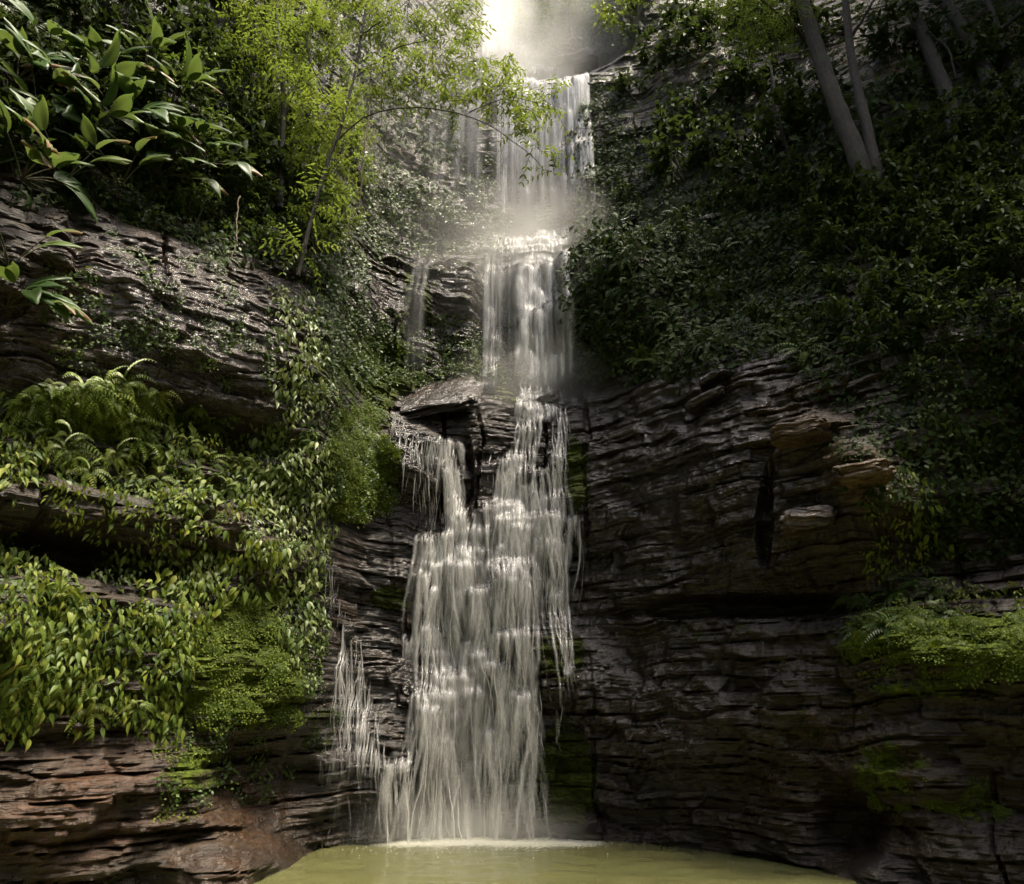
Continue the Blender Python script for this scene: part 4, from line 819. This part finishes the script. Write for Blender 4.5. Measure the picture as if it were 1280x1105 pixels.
for x0, x1, y, dr in LIPS+lips2:
    a_, b_ = X(x0-4, y-1), X(x1+4, y-1); k = 957/(a_[1]*1.02); rich = random.uniform(.5, 1.4); n = int((x1-x0)*1.25*rich); sd = random.random()*50; sk = random.uniform(-.12, .12)
    for i in range(n):
        u = (random.random()+random.random()+random.random())/3 if random.random() < .4 else random.random(); u += .02*math.sin(u*40+sd); u = max(0, min(1, u))
        cl = .5+.5*float(vn(u*(x1-x0)*.16, sd)); e = min(1, 4*u, 4*(1-u))
        if random.random() > .25+.75*cl: continue
        x = a_[0]+(b_[0]-a_[0])*u; z = a_[2]+(b_[2]-a_[2])*u+random.gauss(0, .05)+.07*float(vn(u*5, sd, 1))+.06; w_ = random.random()**2
        flow(w1, x, z, z-dr/k*random.expovariate(1.3)*(.5+cl)-.12, (lambda zz, x=x, z=z: x+(zz-z)*sk*3), .004+.05*w_, random.uniform(.35, 1.)*(1-.45*w_)*(.5+.5*e), dz=.04, adh=.05, wob=.003, env0=.16)
    for i in range(n//16):
        u = random.random(); x = a_[0]+(b_[0]-a_[0])*u; l = random.uniform(.03, .10); zz = a_[2]+(b_[2]-a_[2])*u+.07*float(vn(u*5, sd, 1))+random.gauss(0, .015)
        m = 6; xs = np.linspace(x, x+l, m); zs_ = zz+np.cumsum(rng.normal(0, .008, m)); P = [(xx, min(ysc(xx, q_), ysc(xx, q_-.05))-.03, q_) for xx, q_ in zip(xs, zs_)]
        w1.bar(P, random.uniform(.005, .011), random.uniform(.15, .5))
w1.build('waterfall', 'broad stepped cascade spreading over dark ledges into the pool')
w0 = Water()
cascade(w0, [(432, 775), (440, 830), (455, 880), (470, 930), (480, 975)], (.012, .016, .02, .03, .05), 60, (.8, 2.2), (.004, .012), (.35, .95))
cascade(w0, [(447, 780), (455, 830), (475, 900), (495, 960), (515, 1010), (520, 1050)], (.03, .04, .06, .1, .18, .25), 55, (.7, 2.), (.004, .012), (.15, .6))
cascade(w0, [(420, 690), (425, 740), (432, 780)], (.04, .05, .05), 26, (.3, .8), (.003, .006), (.2, .6))
cascade(w0, [(470, 985), (460, 1050)], (.5, .7), 50, (.3, .8), (.003, .008), (.06, .3))
cascade(w0, [(430, 900), (425, 980)], (.2, .25), 40, (.4, 1.), (.003, .007), (.08, .3))
w0.build('waterfall', 'thin white trickle branching down the rock left of the cascade')
wr = Water()
cascade(wr, [(700, 880), (695, 930)], (.05, .05), 16, (.3, .6), (.003, .006), (.3, .7)); cascade(wr, [(712, 790), (715, 860)], (.04, .04), 14, (.3, .7), (.003, .006), (.2, .5))
wr.build('waterfall', 'tiny trickle on dark rock just right of the cascade')

# ------------------------------------------------------------------ spray
def mist_mat(name, dens):
    t = NT(name); tc = t.n('TexCoord'); v = tc.outputs['Object']
    ln = t.n('VectorMath', {0: v}, operation='LENGTH').outputs['Value']
    fall = t.math('POWER', t.math('MAXIMUM', t.math('SUBTRACT', 1.0, ln), 0.0), 1.5)
    nz = t.noise(v, 2.2, 2)
    d = t.math('MULTIPLY', t.math('MULTIPLY', fall, t.math('ADD', t.math('MULTIPLY', nz, 1.6), -.25)), dens)
    d = t.math('MAXIMUM', d, 0.0)
    p = t.n('VolumePrincipled', {'Color': (.97, .96, .92, 1), 'Density': d, 'Anisotropy': .2})
    t.t.links.new(p.outputs[0], t.out.inputs['Volume']); return t.m
def mist(c, r, dens):
    import bmesh
    bm = bmesh.new(); bmesh.ops.create_icosphere(bm, subdivisions=3, radius=1); me = bpy.data.meshes.new('mist'); bm.to_mesh(me); bm.free()
    me.materials.append(mist_mat('spray', dens)); o = link('mist', me); o.location = c; o.scale = r; tag(o, kind='stuff')
if MIST:
    mist(at(632, 40, 19.0), (1.4, 1.5, 3.8), .8)
    mist(at(695, 40, 20.5), (6, 3, 5), .6)
    mist(at(670, 75, 17.6), (2.2, 1.4, 1.3), .5)
    mist(at(560, 110, 14.5), (4.6, 2.6, 4.2), .045)
    mist(at(665, 285, 15.6), (2.4, 1.6, 1.7), .55)
    mist(at(670, 480, 13.9), (2.1, 1.3, 1.2), .38)
    mist(at(600, 330, 15.0), (2.8, 1.5, 2.4), .3)
    mist(at(585, 1045, 12.3), (2.1, 1.0, .8), 1.0)
g = Geo(); th = np.linspace(0, 2*math.pi, 7)[:-1]
for i in range(160):
    x = random.gauss(-.5, 1.1); y = 12.55-abs(random.gauss(0, .55)); r_ = random.uniform(.003, .008)
    b = np.array([(math.cos(q)*r_, math.sin(q)*r_, 0) for q in th]+[(0, 0, r_*.8)])+[x, y, .016]; g.add(b, np.array([(k, (k+1) % 6, 6) for k in range(6)]))
t = NT('foam_bubble'); tag(link('foam', g.mesh('foam', t.surf(t.n('BsdfPrincipled', {'Base Color': (.75, .75, .68, 1), 'Roughness': .3})))), kind='stuff')
if HAZE:
    hz = Geo(); x0, x1, y0, y1, z0, z1 = -70, 70, -75, 75, -3.5, 60
    hz.add([(x, y, z) for x in (x0, x1) for y in (y0, y1) for z in (z0, z1)], np.array([(0, 1, 3, 2), (4, 6, 7, 5), (0, 4, 5, 1), (2, 3, 7, 6), (0, 2, 6, 4), (1, 5, 7, 3)]))
    t = NT('damp_air'); pv = t.n('VolumePrincipled', {'Color': (.96, .97, .92, 1), 'Density': HAZE, 'Anisotropy': .15}); t.t.links.new(pv.outputs[0], t.out.inputs['Volume'])
    tag(link('haze', hz.mesh('haze', t.m, False)), kind='stuff')
for o in DROOP+PALE+FERN+FERN_G+FERN_D+CREEP+CREEP_B+MOSSC+SHR+SHR_B+SHR_D+BIG:
    if o.name not in USED:
        for c in list(o.children): bpy.data.objects.remove(c)
        bpy.data.objects.remove(o)

# ------------------------------------------------------------------ light, air, camera
SUN = nrm([.30, -.15, .94])
def lights():
    w = bpy.data.worlds.new('World'); SC.world = w; w.use_nodes = True; nt = w.node_tree; nt.nodes.clear()
    sky = nt.nodes.new('ShaderNodeTexSky'); sky.sky_type = 'NISHITA'; sky.sun_disc = False
    sky.sun_elevation = math.asin(SUN[2]); sky.sun_rotation = math.atan2(SUN[0], SUN[1]); sky.air_density = 1.0; sky.dust_density = 6.0; sky.ozone_density = 1.0
    bg = nt.nodes.new('ShaderNodeBackground'); bg.inputs[1].default_value = .15
    ou = nt.nodes.new('ShaderNodeOutputWorld'); nt.links.new(sky.outputs[0], bg.inputs[0]); nt.links.new(bg.outputs[0], ou.inputs[0])
    l = bpy.data.lights.new('sun', 'SUN'); l.energy = 3.0; l.angle = R(12); l.color = (1, .91, .73)
    o = link('sun', l); o.rotation_euler = Vector(SUN).to_track_quat('Z', 'Y').to_euler()
lights()
cd = bpy.data.cameras.new('camera'); cd.sensor_fit = 'HORIZONTAL'; cd.sensor_width = 36; cd.lens = F/1280*36; cd.clip_end = 2000; cd.clip_start = .05
co = link('camera', cd); co.location = CAM; co.rotation_euler = (R(90)+PITCH, 0, 0); SC.camera = co
SC.view_settings.view_transform = 'Standard'; SC.view_settings.look = 'None'; SC.view_settings.exposure = 1.6; SC.view_settings.gamma = 1.0
cy = SC.cycles
cy.max_bounces = 6; cy.diffuse_bounces = 3; cy.glossy_bounces = 3; cy.transmission_bounces = 4; cy.transparent_max_bounces = 24; cy.volume_bounces = 2
cy.use_denoising = True; cy.sample_clamp_indirect = 4.0; cy.caustics_reflective = False; cy.caustics_refractive = False
